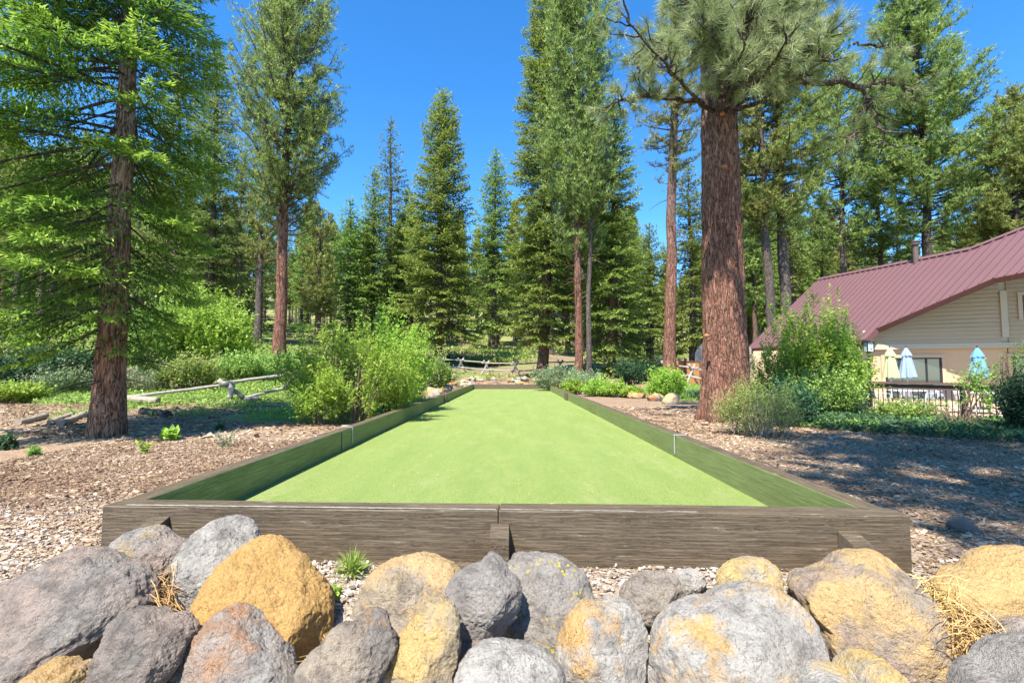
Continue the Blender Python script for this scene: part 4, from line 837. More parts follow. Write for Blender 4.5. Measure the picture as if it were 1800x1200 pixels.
for (a_, b_, nm, n, ln, wd, h_, mt, lb_) in [(300, 775, 'broadleaf_plant', 9, .13, .09, .14, L_willow, 'bright broad leaved plant in the fir shade'), (398, 785, 'silvery_plant', 7, .06, .018, .24, L_sage, 'silvery upright stemmed plant on the gravel near the fir'),
      (252, 797, 'broadleaf_plant', 4, .07, .03, .14, L_willow, 'tiny sparse yellow green seedling on the gravel'), (385, 757, 'broadleaf_plant', 6, .10, .06, .08, L_dark, 'dark low plant between the shade and the bush'), (15, 790, 'broadleaf_plant', 12, .10, .06, .16, L_dark, 'dark leafy plant in the shade at the photo edge'),
      (60, 800, 'broadleaf_plant', 10, .08, .04, .08, L_manz, 'pale low plant spreading onto the gravel at the photo edge'), (620, 1010, 'grass_tuft', 14, .12, .006, .05, L_grass, 'small green grass tuft between the golden boulder and the timber'), (590, 1045, 'herb_sprig', 6, .03, .016, .05, L_willow, 'tiny green sprig in the gravel beside the golden boulder')]:
    x, y = gp_(a_, b_); plantlet(nm, x, y, n, ln, wd, h_, mt, lb_, int(a_))

# ---------------------------------------------------------------- ground layers nobody could count
def scatter(n, x0, x1, y0, y1, dens):
    x = rng.uniform(x0, x1, n); y = rng.uniform(y0, y1, n); k_ = rng.uniform(size=n) < dens(x, y); return x[k_], y[k_]
def notcourt(x, y): return ~((x > -2.42) & (x < 2.2) & (y > 2.55) & (y < 26.9))
def herb(name, label_kind, mat, n, box_, dens, ln, wd, hgt, flat=.6, v0=.5):
    x, y = scatter(n, *box_, dens); c = np.stack([x, y, gz(x, y)], -1); n = len(x); sc_ = 1 + np.clip((y - 10) / 14, 0, 3)
    kq = np.repeat(np.arange(n), 5); m = M(); hh = hgt * rng.uniform(.2, 1, len(kq)) * sc_[kq] ** .5
    P = c[kq] + np.stack([rng.normal(size=len(kq)) * .05, rng.normal(size=len(kq)) * .05, hh * .6], -1) * sc_[kq][:, None] ** .5
    D = rng.normal(size=(len(kq), 3)) * [1, 1, .5] + [0, 0, 1 - flat]
    blades(m, P, D, np.array([0, 0, 1.]) + rng.normal(size=(len(kq), 3)) * .5, ln * rng.uniform(.6, 1.3, len(kq)) * sc_[kq] ** .6, wd * sc_[kq] ** .6, np.clip(v0 + rng.normal(size=len(kq)) * .18, 0, 1))
    tag(m.build(name, mat), kind='stuff')
herb('undergrowth', 0, L_manz, 26000, (-19, -2.6, 9, 26), lambda x, y: (grassmask(x, y) > .35) & notcourt(x, y) & (fbm(np.stack([x, y, x * 0], -1) * .7, 3) > -.15), .075, .04, .14)
herb('ground_ivy', 0, L_dark, 30000, (5, 15, 5.4, 20), lambda x, y: (x > 5.4 + (y - 10) * .18 + .2 * fbm(np.stack([x, y, x * 0], -1), 2)) & (y > 9.0 - (x - 6) * .75 - .9) & ~((x > 11.2) & (y > 15)), .06, .04, .16, v0=.6)
herb('herb_layer', 0, L_willow, 9000, (4.8, 13, 5.4, 20), lambda x, y: (x > 5.4 + (y - 10) * .18) & (y > 9.0 - (x - 6) * .75 - .7) & (fbm(np.stack([x, y, x * 0], -1) * 1.1, 2) > .15) & ~((x > 11.2) & (y > 15)), .06, .03, .18, v0=.4)
herb('grass', 0, L_grass, 24000, (-17, 12, 10, 30), lambda x, y: (grassmask(x, y) > .5) & notcourt(x, y), .10, .012, .05, flat=.1)
herb('slope_undergrowth', 0, L_manz, 34000, (-50, 40, 27, 100), lambda x, y: (fbm(np.stack([x, y, x * 0], -1) * .16 + 9, 3) > .02) & (np.abs(x) < y * 1.15), .13, .07, .25)
# wood chips and gravel lying on top
def chips(name, n, box_, dens, ln, mat, thick=.35, v=None):
    x, y = scatter(n, *box_, dens); n = len(x); c = np.stack([x, y, gz(x, y) + rng.uniform(.002, .014, n)], -1)
    D = np.stack([rng.normal(size=n), rng.normal(size=n), rng.normal(size=n) * .22], -1); m = M()
    Nn = np.array([0, 0, 1.]) + rng.normal(size=(n, 3)) * .35
    Du = unit(D); S = unit(np.cross(Du, Nn)); U = np.cross(S, Du); L = ln * np.clip(rng.lognormal(-.15, .5, n), .25, 3)[:, None] / 2; Wd = L * rng.uniform(.25, .6, n)[:, None]; T = Wd * thick
    V = np.stack([c - Du * L - S * Wd, c + Du * L - S * Wd * .7, c + Du * L * .8 + S * Wd, c - Du * L * .9 + S * Wd * .8], 1); V2 = V + (U * T)[:, None, :]
    A = np.concatenate([V, V2], 1); b = (np.arange(n) * 8)[:, None, None]
    Fc = (np.array([[4, 5, 6, 7], [0, 1, 5, 4], [1, 2, 6, 5], [2, 3, 7, 6], [3, 0, 4, 7]])[None] + b).reshape(-1, 4)
    m.add(A.reshape(-1, 3), Fc, np.repeat(np.clip(rng.uniform(-.1, .95, n) + .35 * fbm(np.stack([x, y, 0 * x], -1) * 1.3, 3), 0, 1), 8)); tag(m.build(name, mat), kind='stuff')
bare = lambda x, y: notcourt(x, y) & (grassmask(x, y) < .4)
chips('wood_chips', 52000, (-6, -2.35, 1.9, 7.5), bare, .022, L_chip)
chips('path_wood_chips', 60000, (2.1, 8, 2.2, 9), bare, .022, L_chip)
chips('far_wood_chips', 34000, (-14, 8, 7.5, 14), bare, .05, L_chip)
k = N('pale_gravel'); v_ = k.n('ShaderNodeAttribute', attribute_name='var').outputs['Fac']; M_grav = k.done(k.bsdf(k.ramp(v_, [(0, (.16, .11, .08)), (.35, (.30, .24, .18)), (.7, (.42, .36, .29)), (1, (.56, .52, .46))]), .85, k.bump(k.noise(k.coord(), 200, 3), .5, .004)))
chips('gravel', 26000, (-4.6, 3.6, 1.35, 2.78), lambda x, y: y > 1.3, .017, M_grav, 1.1)
chips('side_gravel', 12000, (-4.2, -2.3, 1.6, 4.2), lambda x, y: rng.uniform(size=len(x)) > (y - 2) / 2.4, .017, M_grav, 1.0)
# dry needles: on the turf, by the rocks, in the litter
def needles(name, n, box_, dens, z, ln=.12, wd=.0025, mat=L_straw, zf=None, tilt=.05):
    x, y = scatter(n, *box_, dens); n = len(x); zz_ = (gz(x, y) if zf is None else zf + 0 * x) + z; m = M()
    blades(m, np.stack([x, y, zz_], -1), np.stack([rng.normal(size=n), rng.normal(size=n), rng.normal(size=n) * tilt], -1), np.array([[0, 0, 1.]]) + rng.normal(size=(n, 3)) * .1, ln * rng.uniform(.5, 1.3, n), wd, rng.uniform(.3, 1, n), 'needle')
    tag(m.build(name, mat), kind='stuff')
needles('turf_pine_needles', 1300, (-2.1, 1.85, 2.9, 14), lambda x, y: (np.abs(x) > 0), .006, .10, .0042, zf=0.0)
needles('edge_pine_needles', 1500, (-2.12, 1.9, 2.9, 20), lambda x, y: (np.minimum(x + 2.17, 1.93 - x) < .16), .008, .09, .005, zf=0.0)
needles('pine_needle_litter', 9000, (-8, 8, 2.2, 12), lambda x, y: notcourt(x, y), .016, .12, .004)
def nest(a_, b_, Y, n, rad, label_name):
    c = px(a_, b_, Y); m = M(); C = c + rng.normal(size=(n, 3)) * rad; D = rng.normal(size=(n, 3)) * [1, .8, .5] + np.array([.4, 0, -.5])
    for q in range(n):
        d = unit(D[q]); s = np.linspace(-.5, .5, 4)[:, None]; m.tube(C[q] + d * s * .16 + np.array([0, 0, -.03]) * (s * 2) ** 2, .0016, 3, cap=False, a=rng.uniform(.3, .9))
    tag(m.build(label_name, L_straw), kind='stuff')
nest(1695, 1105, 1.98, 260, np.array([.055, .06, .05]), 'dry_needles'); nest(290, 1042, 2.12, 90, np.array([.02, .05, .03]), 'dry_needle_wisp'); nest(570, 1180, 1.9, 160, np.array([.03, .05, .03]), 'dry_needle_litter')
nest(1640, 1050, 2.1, 120, np.array([.03, .05, .04]), 'dry_needle_strands')

# ---------------------------------------------------------------- logs and rail fences
def log(p0, p1, r, label, name='log', mat=None, parent=None, r1=None):
    p0 = np.array(p0, float); p1 = np.array(p1, float); m = M(); s = np.linspace(0, 1, 12)[:, None]; c = p0
    m.tube((p1 - p0) * s + np.stack([0 * s[:, 0], 0 * s[:, 0], rng.normal(size=12) * r * .08], -1), r + ((r1 or r) - r) * s[:, 0], 12, rough=.07)
    o = m.build(name, mat or W_log, parent, True); o.location = c
    for p in o.data.polygons:
        if len(p.vertices) > 4: p.use_smooth = False
    if parent is None: tag(o, label, 'log')
    return o
def G(a_, b_, Y, dz=0.0):
    p = px(a_, b_, Y); return np.array([p[0], Y, g(p[0], Y) + dz])
log(G(224, 700, 12.0, .13), G(278, 702, 11.9, .13), .085, 'short pale cut log with its sawn end showing beside the near fir trunk')
log(G(250, 716, 10.7, .05), G(296, 728, 10.2, .05), .08, 'short rough brown log in the herbs by the edge of the shade', mat=B_grey)
log(G(30, 752, 9.1, .05), G(80, 730, 9.9, .05), .06, 'grey weathered log lying alone at the photo edge')
log(G(88, 748, 9.2, .05), G(128, 722, 10.2, .05), .05, 'thin grey log in the middle of the lying three')
log(G(105, 755, 9.0, .05), G(152, 720, 10.3, .05), .065, 'thick grey log ending against the near fir trunk')
log(G(560, 690, 12.4, .03), G(380, 700, 12.6, .03), .03, 'thin pale pole lying in the grass below the fallen rail')
fence1 = empty('rail_fence', G(405, 690, 13), 'partly fallen log rail fence with crossed posts beside the bushes', 'fence')
o0 = np.array(fence1.location)
def flog(a, b, r, nm, f, o0, mat=W_fence, r1=None):
    m = M(); a = np.array(a) - o0; b = np.array(b) - o0; s = np.linspace(0, 1, 10)[:, None]; m.tube(a + (b - a) * s + rng.normal(size=(10, 3)) * r * .07, r + ((r1 or r) - r) * s[:, 0], 10, rough=.06); return m.build(nm, mat, f, True)
P1 = px(232, 697, 12.0); P2 = px(403, 675, 13.0); P3 = px(522, 656, 13.9)
flog(P1, P2 + [0, 0, .0], .04, 'rail', fence1, o0); flog(P2 + [-.15, -.02, .03], P3, .045, 'rail', fence1, o0)
flog(px(425, 700, 13.2), px(500, 682, 14.0), .045, 'rail', fence1, o0)
flog(px(384, 668, 13.0) , px(428, 698, 13.1), .06, 'crossed_post', fence1, o0); flog(px(404, 700, 12.8), px(408, 672, 13.0), .07, 'crossed_post', fence1, o0)
flog(px(498, 650, 13.9), px(528, 672, 13.9), .06, 'crossed_post', fence1, o0); flog(px(500, 680, 13.8), px(524, 652, 13.9), .06, 'crossed_post', fence1, o0); flog(px(430, 702, 12.8), px(455, 700, 13.0), .06, 'rail', fence1, o0)
def buck_fence(pts, label, h=.95):
    e = empty('rail_fence', (pts[0][0], pts[0][1], g(*pts[0])), label, 'fence'); o0 = np.array(e.location); P = [np.array([x, y, g(x, y)]) for x, y in pts]
    for p in P:
        flog(p + [-.38, -.3, 0], p + [.2, .15, h + .12], .06, 'crossed_post', e, o0); flog(p + [.38, .3, 0], p + [-.2, -.15, h + .12], .06, 'crossed_post', e, o0)
    for a, b in zip(P[:-1], P[1:]):
        d = unit(b - a) * .35; flog(a - d + [0, 0, h - .08], b + d + [0, 0, h - .02], .055, 'rail', e, o0, r1=.045); flog(a - d + [0, -.18, h * .42], b + d + [0, -.18, h * .38], .05, 'rail', e, o0)
buck_fence([(px(a_, 640, Y)[0], Y) for a_, Y in ((775, 37), (810, 35.6), (855, 35.3), (906, 35), (985, 36), (1062, 37.5), (1130, 38))], 'weathered log rail fence with crossed posts beyond the far end of the court')
buck_fence([(px(a_, 640, Y)[0], Y) for a_, Y in ((1168, 25.2), (1216, 24.4), (1262, 23.8))], 'short log rail fence in front of the orange boards', .85)
# orange board fence
e = empty('board_fence', (px(1120, 640, 31)[0], 31, g(px(1120, 640, 31)[0], 31)), 'orange wooden board fence with dark posts and teal cap behind the trees', 'fence'); o0 = np.array(e.location)
fp = [px(a_, 640, Y)[:2] for a_, Y in ((1118, 34), (1150, 31), (1178, 28.6), (1205, 27.4), (1232, 26.4), (1275, 25))]
for q in range(len(fp) - 1):
    a = np.array([*fp[q], g(*fp[q])]); b = np.array([*fp[q + 1], g(*fp[q + 1])]); d = b - a; L = np.linalg.norm(d[:2]); u = d / L; m = M(); nb_ = int(L / .15)
    for w_ in range(nb_):
        c = a + u * (.075 + w_ * L / nb_); m.box(c + [0, 0, .62] - o0, (L / nb_ - .012, .03, 1.15 + .01 * (w_ % 2)), rotz(math.atan2(d[1], d[0])))
    m.build('board_panel', W_orange, e)
    m = M(); mid = (a + b) / 2; m.box(mid + [0, 0, 1.25] - o0, (L, .09, .05), rotz(math.atan2(d[1], d[0]))); m.build('cap_rail', P_teal if q in (1, 2) else W_darkrail, e)
for p in fp:
    m = M(); m.box(np.array([*p, g(*p) + .65]) - o0, (.13, .13, 1.4)); bevel(m.build('post', W_darkrail, e), .01)

# ---------------------------------------------------------------- lodge
lodge = empty('lodge', (19, 24, -.6), 'tan lodge with a steep maroon ribbed metal roof behind the deck', 'building')
LO = np.array([19, 24, -.6.__float__()])
Pa = px(1437, 492, 32.3); rd = unit(np.array([.12, -1, 0])); dn = unit(np.array([-1, -.12, -.93])); rn = unit(np.cross(rd, dn)); rn = rn if rn[2] > 0 else -rn
def onroof(a_, b_):
    d = ray(a_, b_); C = np.array([0, 0, CH]); return C + d * (np.dot(Pa - C, rn) / np.dot(d, rn))
poly_px = [(1437, 492), (1313, 613), (1420, 605), (1521, 597), (1540, 578), (1640, 535), (1745, 490), (1800, 479), (1900, 459), (1900, 350), (1800, 402), (1708, 438), (1570, 466)]
RP = np.array([onroof(*p) for p in poly_px])
ST = np.stack([(RP - Pa) @ rd, (RP - Pa) @ dn], -1)
def roofpt(s, t, h=0.0): return Pa + rd * s + dn * t + rn * h - LO
m = M(); n = len(RP); top = RP - LO; bot = top - rn * .14; m.add(np.concatenate([top, bot]), [[i_, (i_ + 1) % n, (i_ + 1) % n + n, i_ + n] for i_ in range(n)]); m.f.append((np.array([list(range(n))[::-1]]), 0)); m.f.append((np.array([list(range(n, 2 * n))]), 0))
def clip_t(s):
    ts = []
    for i_ in range(n):
        a, b = ST[i_], ST[(i_ + 1) % n]
        if (a[0] - s) * (b[0] - s) < 0: ts.append(a[1] + (b[1] - a[1]) * (s - a[0]) / (b[0] - a[0]))
    ts.sort(); return ts
s = ST[:, 0].min() + .12
while s < ST[:, 0].max():
    ts = clip_t(s)
    for q in range(0, len(ts) - 1, 2):
        a, b = roofpt(s, ts[q] , .03), roofpt(s, ts[q + 1], .03); c = (a + b) / 2; L = np.linalg.norm(b - a)
        m.box(c, (.045, L, .07), np.stack([rd, dn, rn], 1))
    s += .40
roof = m.build('roof', P_roof, lodge)
m = M()
for i_, j_ in ((3, 4), (4, 5), (5, 6), (6, 7), (7, 8), (1, 2), (2, 3)):
    a, b = RP[i_] - LO, RP[j_] - LO; d = unit(b - a); c = (a + b) / 2 - rn * .10; up_ = rn; sd_ = np.cross(d, up_); m.box(c, (np.linalg.norm(b - a) + .02, .06, .24), np.stack([d, sd_, up_], 1))
m.build('roof_edge_trim', P_roofd, lodge)
m = M()
for i_, j_ in ((9, 10), (10, 11), (11, 12), (12, 0)):
    a, b = RP[i_] - LO, RP[j_] - LO; d = unit(b - a); c = (a + b) / 2 + rn * .05; m.box(c, (np.linalg.norm(b - a) + .02, .2, .06), np.stack([d, np.cross(d, rn), rn], 1))
m.build('ridge_cap', P_roof, lodge)
# far slope of the roof, falling away behind the ridge
m = M(); dn2 = unit(np.array([1, .12, -.93])); dn2 = unit(np.array([.35, .04, -1])); a, b = RP[0] - LO - [0, 0, .1], RP[10] - LO - [0, 0, .25]; m.add([a, b, b + dn2 * 6, a + dn2 * 6], [[0, 1, 2, 3]]); m.build('rear_roof', P_roof, lodge)
vp = onroof(1610, 462) - LO; m = M(); m.cyl(vp + [0, 0, -.3], vp + [0, 0, .95], .12, n=14); m.cyl(vp + [0, 0, .95], vp + [0, 0, 1.02], .2, n=14); m.cyl(vp + [0, 0, 1.08], vp + [0, 0, 1.14], .19, n=14); m.cyl(vp + [0, 0, 1.0], vp + [0, 0, 1.1], .08, n=8); m.build('vent_pipe', P_pipe_lapshade, lodge)
# walls: origin W0 and direction wd_
W0 = np.array([17.5, 23.2, 0]); wdv = unit(np.array([.92, -.39, 0])); wn = np.array([wdv[1], -wdv[0], 0]); wn = wn if wn[1] < 0 else -wn
def onwall(a_, b_, off=0.0, W=None, dv=None, nv=None):
    W = W0 if W is None else W; nv = wn if nv is None else nv; dv = wdv if dv is None else dv
    d = ray(a_, b_); C = np.array([0, 0, CH]); p = C + d * (np.dot(W + nv * off - C, nv) / np.dot(d, nv)); return (p - W) @ dv, p[2]
def wp_(u, z, off=0.0, W=None, dv=None, nv=None):
    W = W0 if W is None else W; nv = wn if nv is None else nv; dv = wdv if dv is None else dv
    return W + dv * u + nv * off + [0, 0, z] - LO
Rw = np.stack([wdv, -wn, [0, 0, 1]], 1)
u_l, z_b = onwall(1522, 614); u_post, _ = onwall(1758, 560); u_post2, _ = onwall(1770, 560)
rk = [onwall(*p) for p in ((1500, 598), (1540, 582), (1640, 539), (1745, 494), (1775, 488))]
rku = [p[0] for p in rk]; rkz = [p[1] + .18 for p in rk]
def siding(u0, u1, z0, topf, W=None, dv=None, nv=None):
    m = M(); z = z0; W_ = dict(W=W, dv=dv, nv=nv)
    while z < 6.5:
        us = np.linspace(u0, u1, 40); tz = np.array([topf(u) for u in us]); ok = tz > z + .02
        if not ok.any(): break
        ua = us[ok].min(); ub = us[ok].max(); zt = z + .185
        V = [wp_(ua, z, .06, **W_), wp_(ub, z, .06, **W_), wp_(ub, min(zt, topf(ub) + .1), .008, **W_), wp_(ua, min(zt, max(z + .02, topf(ua) + .1)), .008, **W_), wp_(ua, z, .0, **W_), wp_(ub, z, .0, **W_)]
        m.add(V, [[0, 1, 2, 3]]); m.add([V[4], V[5], V[1], V[0]], [[0, 1, 2, 3]], 0, 1); z = zt  # lap underside coloured dark brown, a shadow line put into the colour
    return m
tf = lambda u: float(np.interp(u, rku, rkz))
siding(u_l - .1, u_post, z_b + .22, tf).build('lap_siding', [P_siding, P_pipe_lapshade], lodge)
m = M(); us = np.linspace(u_l - .1, u_post2, 24)
for a, b in zip(us[:-1], us[1:]): m.add([wp_(a, z_b, -.01), wp_(b, z_b, -.01), wp_(b, tf(b), -.01), wp_(a, tf(a), -.01)], [[0, 1, 2, 3]])
m.build('upper_wall', P_trim, lodge)
m = M(); c = wp_((u_l + u_post2) / 2, z_b + .10, .03); m.box(c, (u_post2 - u_l + .2, .12, .24), Rw)
m.build('trim_band', P_trim, lodge)
m = M(); c = wp_((u_post + u_post2) / 2, (z_b + 4.6) / 2 + .2, .05); m.box(c, (u_post2 - u_post, .12, 4.6 - z_b - .5), Rw); m.build('corner_post', P_trim, lodge)
m = M(); uL = onwall(1325, 640)[0]; m.add([wp_(uL, -.8, -.12), wp_(u_post2, -.8, -.12), wp_(u_post2, z_b, -.12), wp_(uL, z_b, -.12)], [[0, 1, 2, 3]])
k = N('orange_tan_boarding'); vv = k.n('ShaderNodeTexBrick', i_Vector=k.coord((.0, 0, 1)), i_Scale=1.0); lw_ = k.noise(k.coord((1, 1, 6)), 2, 3)
m.build('lower_wall', P_tan, lodge)
# second wall bay, turning towards us
W1 = W0 + wdv * u_post2; dv1 = unit(np.array([.80, -.60, 0])); nv1 = np.array([dv1[1], -dv1[0], 0]); nv1 = nv1 if nv1[1] < 0 else -nv1
rk1 = [onwall(*p, W=W1, dv=dv1, nv=nv1) for p in ((1768, 489), (1800, 482), (1880, 466))]
tf1 = lambda u: float(np.interp(u, [p[0] for p in rk1], [p[1] + .2 for p in rk1]))
siding(.02, 3.2, z_b + .22, tf1, W1, dv1, nv1).build('lap_siding', [P_siding, P_pipe_lapshade], lodge)
m = M(); kw1 = dict(W=W1, dv=dv1, nv=nv1); m.add([wp_(0, z_b, -.01, **kw1), wp_(3.2, z_b, -.01, **kw1), wp_(3.2, tf1(3.2), -.01, **kw1), wp_(0, tf1(0), -.01, **kw1)], [[0, 1, 2, 3]]); m.build('upper_wall', P_trim, lodge)
m = M(); R1 = np.stack([dv1, -nv1, [0, 0, 1]], 1); m.box(wp_(1.6, z_b + .10, .03, **kw1), (3.2, .12, .24), R1); m.build('trim_band', P_trim, lodge)
m = M(); m.add([wp_(0, -.8, -.12, **kw1), wp_(3.2, -.8, -.12, **kw1), wp_(3.2, z_b, -.12, **kw1), wp_(0, z_b, -.12, **kw1)], [[0, 1, 2, 3]]); m.build('lower_wall', P_tan, lodge)
def window(u0, u1, z0, z1, mull, off=-.10, kw={}, Rm=None):
    Rm = Rw if Rm is None else Rm; f = M(); t = .07
    f.box(wp_((u0 + u1) / 2, z1, off, **kw), (u1 - u0 + t, .09, t), Rm); f.box(wp_((u0 + u1) / 2, z0, off, **kw), (u1 - u0 + t, .09, t), Rm)
    for u in (u0, u1, *mull): f.box(wp_(u, (z0 + z1) / 2, off + .004, **kw), (t, .085, z1 - z0 - t - .004), Rm)
    fr_ = f.build('window', P_black if mull else P_roofd, lodge); gl = M(); gl.box(wp_((u0 + u1) / 2, (z0 + z1) / 2, off, **kw), (u1 - u0, .02, z1 - z0), Rm); gl.build('pane', P_glass, fr_)
    tr = M()
    for (c_, s_) in ((((u0 + u1) / 2, z1 + .1), (u1 - u0 + .4, .14)),): tr.box(wp_(*c_, off + .02, **kw), (s_[0], .06, s_[1]), Rm)
    for u in (u0 - .12, u1 + .12): tr.box(wp_(u, (z0 + z1) / 2, off + .017, **kw), (.14, .055, z1 - z0 + .05), Rm)
    tr.build('window_surround', P_tan if mull else P_trim, fr_)
u0, z1 = onwall(1557, 630, -.1); u1, z0 = onwall(1655, 676, -.1); um, _ = onwall(1628, 640, -.1)
window(u0, u1, -.25, z1, (um,))
uu0, zz1 = onwall(1782, 628, -.1, **kw1); window(uu0, uu0 + 1.4, -.3, zz1, (uu0 + .7,), kw=kw1, Rm=R1)
uu, zz_t = onwall(1799, 540, 0, **kw1); window(uu + .02, uu + .6, zz_t - .5, zz_t + .5, (), off=.05, kw=kw1, Rm=R1)
# far wing wall seen beyond the giant pine, and the low wall under the eave
m = M(); a = px(1222, 640, 30); b = px(1330, 640, 31.5); m.add([[a[0], 30, -.5], [b[0], 31.6, -.5], [b[0], 31.6, 2.5], [a[0] + .5, 30.2, 2.7], [a[0], 30, 2.1]] - LO, [[0, 1, 2, 3, 4]]); m.build('end_wall', P_trim, lodge)
m = M(); a = px(1322, 640, 31.0)[0]; m.add([[a + .3, 31.2, -.8], [17.3, 23.3, -.8], [17.3, 23.3, 2.3], [a + .3, 31.2, 2.3]] - LO, [[0, 1, 2, 3]]); m.build('side_wall', P_tan, lodge)

# ---------------------------------------------------------------- deck with railing, lamp, umbrellas, tables
ZD = -.45; c0 = np.array([px(1530, 700, 15.6)[0], 15.6]); c1 = np.array([px(1498, 700, 19.0)[0], 19.0]); c2 = np.array([px(1790, 700, 12.6)[0], 12.6]); c3 = c2 + (c2 - c0) * .6
deck = empty('deck', (c0[0], c0[1], ZD), 'sunlit wooden deck with a brown capped black baluster railing beside the lodge', 'deck'); DO = np.array(deck.location)
m = M(); outl = [c1, c0, c3, (24, 19), (22, 22), (17.6, 23.3)]; n_ = len(outl)
P = np.array([[*p, ZD] for p in outl]) - DO; m.add(np.concatenate([P, P - [0, 0, .05]]), [[i_, (i_ + 1) % n_, (i_ + 1) % n_ + n_, i_ + n_][::-1] for i_ in range(n_)]); m.f.append((np.array([list(range(n_))]), 0)); m.build('floor', P_deck, deck)
def seg(m, a, b, z, th, h, mi=0, ext=0.0):
    a = np.array([*a, z]); b = np.array([*b, z]); d = b - a; L = np.linalg.norm(d); m.box((a + b) / 2 - DO, (L + ext, th, h), rotz(math.atan2(d[1], d[0])), mi)
m = M(); seg(m, c1, c0, ZD - .18, .05, .26); seg(m, c0, c3, ZD - .20, .05, .3, ext=.05); seg(m, c0, c3, ZD - .55, .06, .38); m.build('fascia', P_fascia, deck)
m = M(); seg(m, c1, c0, .64, .18, .06, ext=.1); seg(m, c0, c3, .642, .18, .06, ext=.1); seg(m, c1, c0, .53, .06, .15); seg(m, c0, c3, .53, .06, .15); o = m.build('rail_cap', W_darkrail, deck)
m = M(); seg(m, c0, c3, .49, .03, .03); seg(m, c0, c3, ZD + .06, .03, .03); m.build('rail_bar', P_black, deck)
L_ = np.linalg.norm(c3 - c0); d_ = (c3 - c0) / L_; nb_ = int(L_ / .13)
for q in range(nb_):
    p = c0 + d_ * (.1 + q * (L_ - .1) / nb_); m = M(); m.box(np.array([*p, .02]) - DO, (.016, .016, .92)); m.build('baluster', P_black, deck)
for f in (0, .42, .84): p = c0 + d_ * L_ * f; m = M(); m.box(np.array([*p, .03]) - DO, (.09, .09, 1.08)); bevel(m.build('post', P_black, deck), .008)
m = M(); L2 = np.linalg.norm(c0 - c1); d2 = (c0 - c1) / L2
for q in range(int(L2 / .2)): p = c1 + d2 * (.1 + q * .2); m.box(np.array([*p, .02]) - DO, (.155, .03, .98), rotz(math.atan2(d2[1], d2[0])))
m.build('board_panel', P_gray, deck)
lp = np.array([px(1528, 640, 15.2)[0], 15.2]); e = empty('lamp_post', (*lp, g(*lp)), 'black lamp post with a square frosted lantern at the deck corner', 'lamp post'); h0 = g(*lp)
m = M(); m.cyl([0, 0, -.1], [0, 0, 1.55 - h0], .035, n=12); m.cyl([0, 0, 0], [0, 0, .25], .06, .045, n=12); m.build('pole', P_black, e)
zt = 1.55 - h0; m = M(); m.tube([[0, 0, zt], [0, 0, zt + .05], [0, 0, zt + .06]], [.04, .11, .12], 4); m.box((0, 0, zt + .37), (.25, .25, .03)); m.tube([[0, 0, zt + .385], [0, 0, zt + .42]], [.16, .04], 4)
for sx in (-.1, .1):
    for sy in (-.1, .1): m.box((sx, sy, zt + .21), (.018, .018, .30))
m.build('lantern_frame', P_black, e); m = M(); m.box((0, 0, zt + .21), (.17, .17, .28)); m.build('lantern_glass', P_glassl, e)
def umbrella(a_, Y, mat, label, wd=.24):
    X = px(a_, 640, Y)[0]; zf = ZD; e = empty('umbrella', (X, Y, zf), label, 'umbrella', None); zt = px(a_, 611, Y)[2] - zf; zb_ = px(a_, 664, Y)[2] - zf
    m = M(); m.cyl([0, 0, .04], [0, 0, zt + .04], .022, n=10); m.build('pole', P_patio, e); m = M(); m.cyl([0, 0, 0], [0, 0, .07], .26, .24, n=24); m.cyl([0, 0, .07], [0, 0, .3], .04, n=12); m.build('base', P_black, e)
    def cone(z0, z1, r0, r1, ph, nn=64, rings=12, fold=.20, hem=.05):
        t = np.linspace(0, 1, rings)[:, None]; th = np.linspace(0, 2 * np.pi, nn, endpoint=False)[None]; r = (r0 + (r1 - r0) * t ** .8) * (1 + fold * t * np.cos(8 * th + ph) + .05 * np.cos(3 * th + ph * 2)); z = z1 + (z0 - z1) * t - hem * (t > .99) * np.abs(np.cos(4 * th + ph))
        V = np.stack([r * np.cos(th), r * np.sin(th), z + 0 * th], -1).reshape(-1, 3); i_, j_ = np.meshgrid(np.arange(rings - 1), np.arange(nn), indexing='ij'); j2 = (j_ + 1) % nn
        return V, np.stack([i_ * nn + j_, (i_ + 1) * nn + j_, (i_ + 1) * nn + j2, i_ * nn + j2], -1).reshape(-1, 4)
    m = M(); V, Fc = cone(zb_ + .05, zt - .1, .09, wd, a_); m.add(V, Fc); m.build('canopy', mat, e, True)
    m = M(); V, Fc = cone(zt - .34, zt, .03, .20, a_ + 1, rings=6, fold=.12, hem=.03); m.add(V, Fc); m.build('vent_cap', mat, e, True); m = M(); m.cyl([0, 0, zt], [0, 0, zt + .09], .03, .012, n=10); m.build('finial', P_black, e)
umbrella(1565, 20.6, P_yel, 'closed pale yellow patio umbrella', .27); umbrella(1594, 21.2, P_bgrey, 'closed grey blue patio umbrella between the yellow one and the window frame', .29); umbrella(1719, 18.6, P_blue, 'closed sky blue patio umbrella behind the sapling', .29)
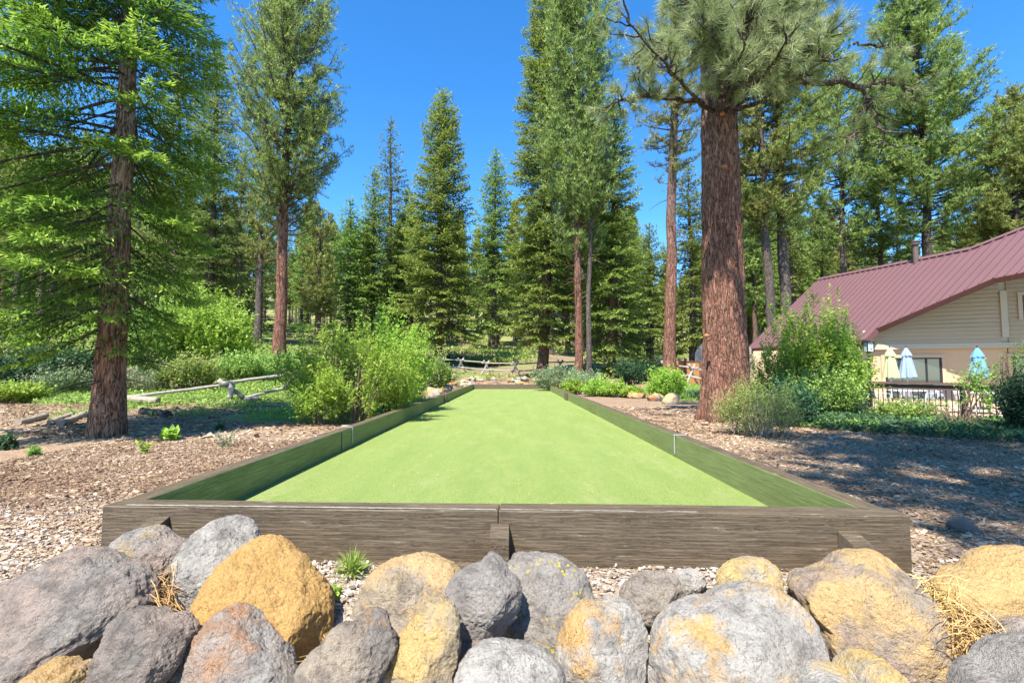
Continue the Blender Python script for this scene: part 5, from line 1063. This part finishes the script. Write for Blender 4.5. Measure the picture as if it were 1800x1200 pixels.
def table(a_, Y, label, r=.6):
    X = px(a_, 640, Y)[0]; e = empty('patio_table', (X, Y, ZD), label, 'table'); m = M(); m.cyl([0, 0, .70], [0, 0, .73], r, n=36); bevel(m.build('table_top', P_patio, e), .006)
    for q in range(4):
        an = .8 + q * 1.571; m = M(); m.tube([[.12 * math.cos(an), .12 * math.sin(an), .69], [.2 * math.cos(an), .2 * math.sin(an), .4], [r * .75 * math.cos(an), r * .75 * math.sin(an), .02]], .018, 8); m.build('leg', P_patio, e)
table(1590, 18.4, 'white round patio table under the yellow umbrella'); table(1712, 16.6, 'white round patio table near the blue umbrella'); table(1640, 20.4, 'white round patio table in front of the dark window', .5)
def chair():
    e = empty('patio_chair', (0, 0, ZD), 'x', 'chair', None)
    m = M(); m.box((0, 0, .42), (.50, .46, .02)); m.build('seat', P_sling, e); m = M(); m.box((0, .27, .68), (.48, .02, .50), np.array(Matrix.Rotation(-.2, 3, 'X'))); m.build('backrest', P_sling, e)
    for sx in (-.27, .27):
        m = M(); m.tube([[sx, -.24, 0], [sx, -.22, .42], [sx, -.2, .62], [sx, .1, .64], [sx, .26, .62]], .014, 6); m.tube([[sx, .32, 0], [sx, .2, .42], [sx, .34, .95]], .014, 6); m.build('frame', P_patio, e)
    return e
ch0 = chair()
for q, (a_, Y, rz, lb_) in enumerate([(1546, 18.2, 1.2, 'grey sling patio chair closest to the lamp post'), (1618, 18.0, -1.3, 'grey sling patio chair by the table under the yellow umbrella'), (1600, 19.6, .2, 'grey sling patio chair with its back to the dark window'), (1680, 17.0, 1.4, 'grey sling patio chair between the two front tables'), (1742, 16.4, -1.2, 'grey sling patio chair beyond the blue umbrella'), (1664, 19.8, .3, 'grey sling patio chair beside the dark window frame')]):
    o = ch0 if q == 0 else ch0.copy()
    if q:
        col.objects.link(o)
        for c in ch0.children: d = c.copy(); col.objects.link(d); d.parent = o
    o.location = (px(a_, 640, Y)[0], Y, ZD); o.rotation_euler = (0, 0, rz); o['label'] = lb_; o['group'] = 'patio chairs on the deck'
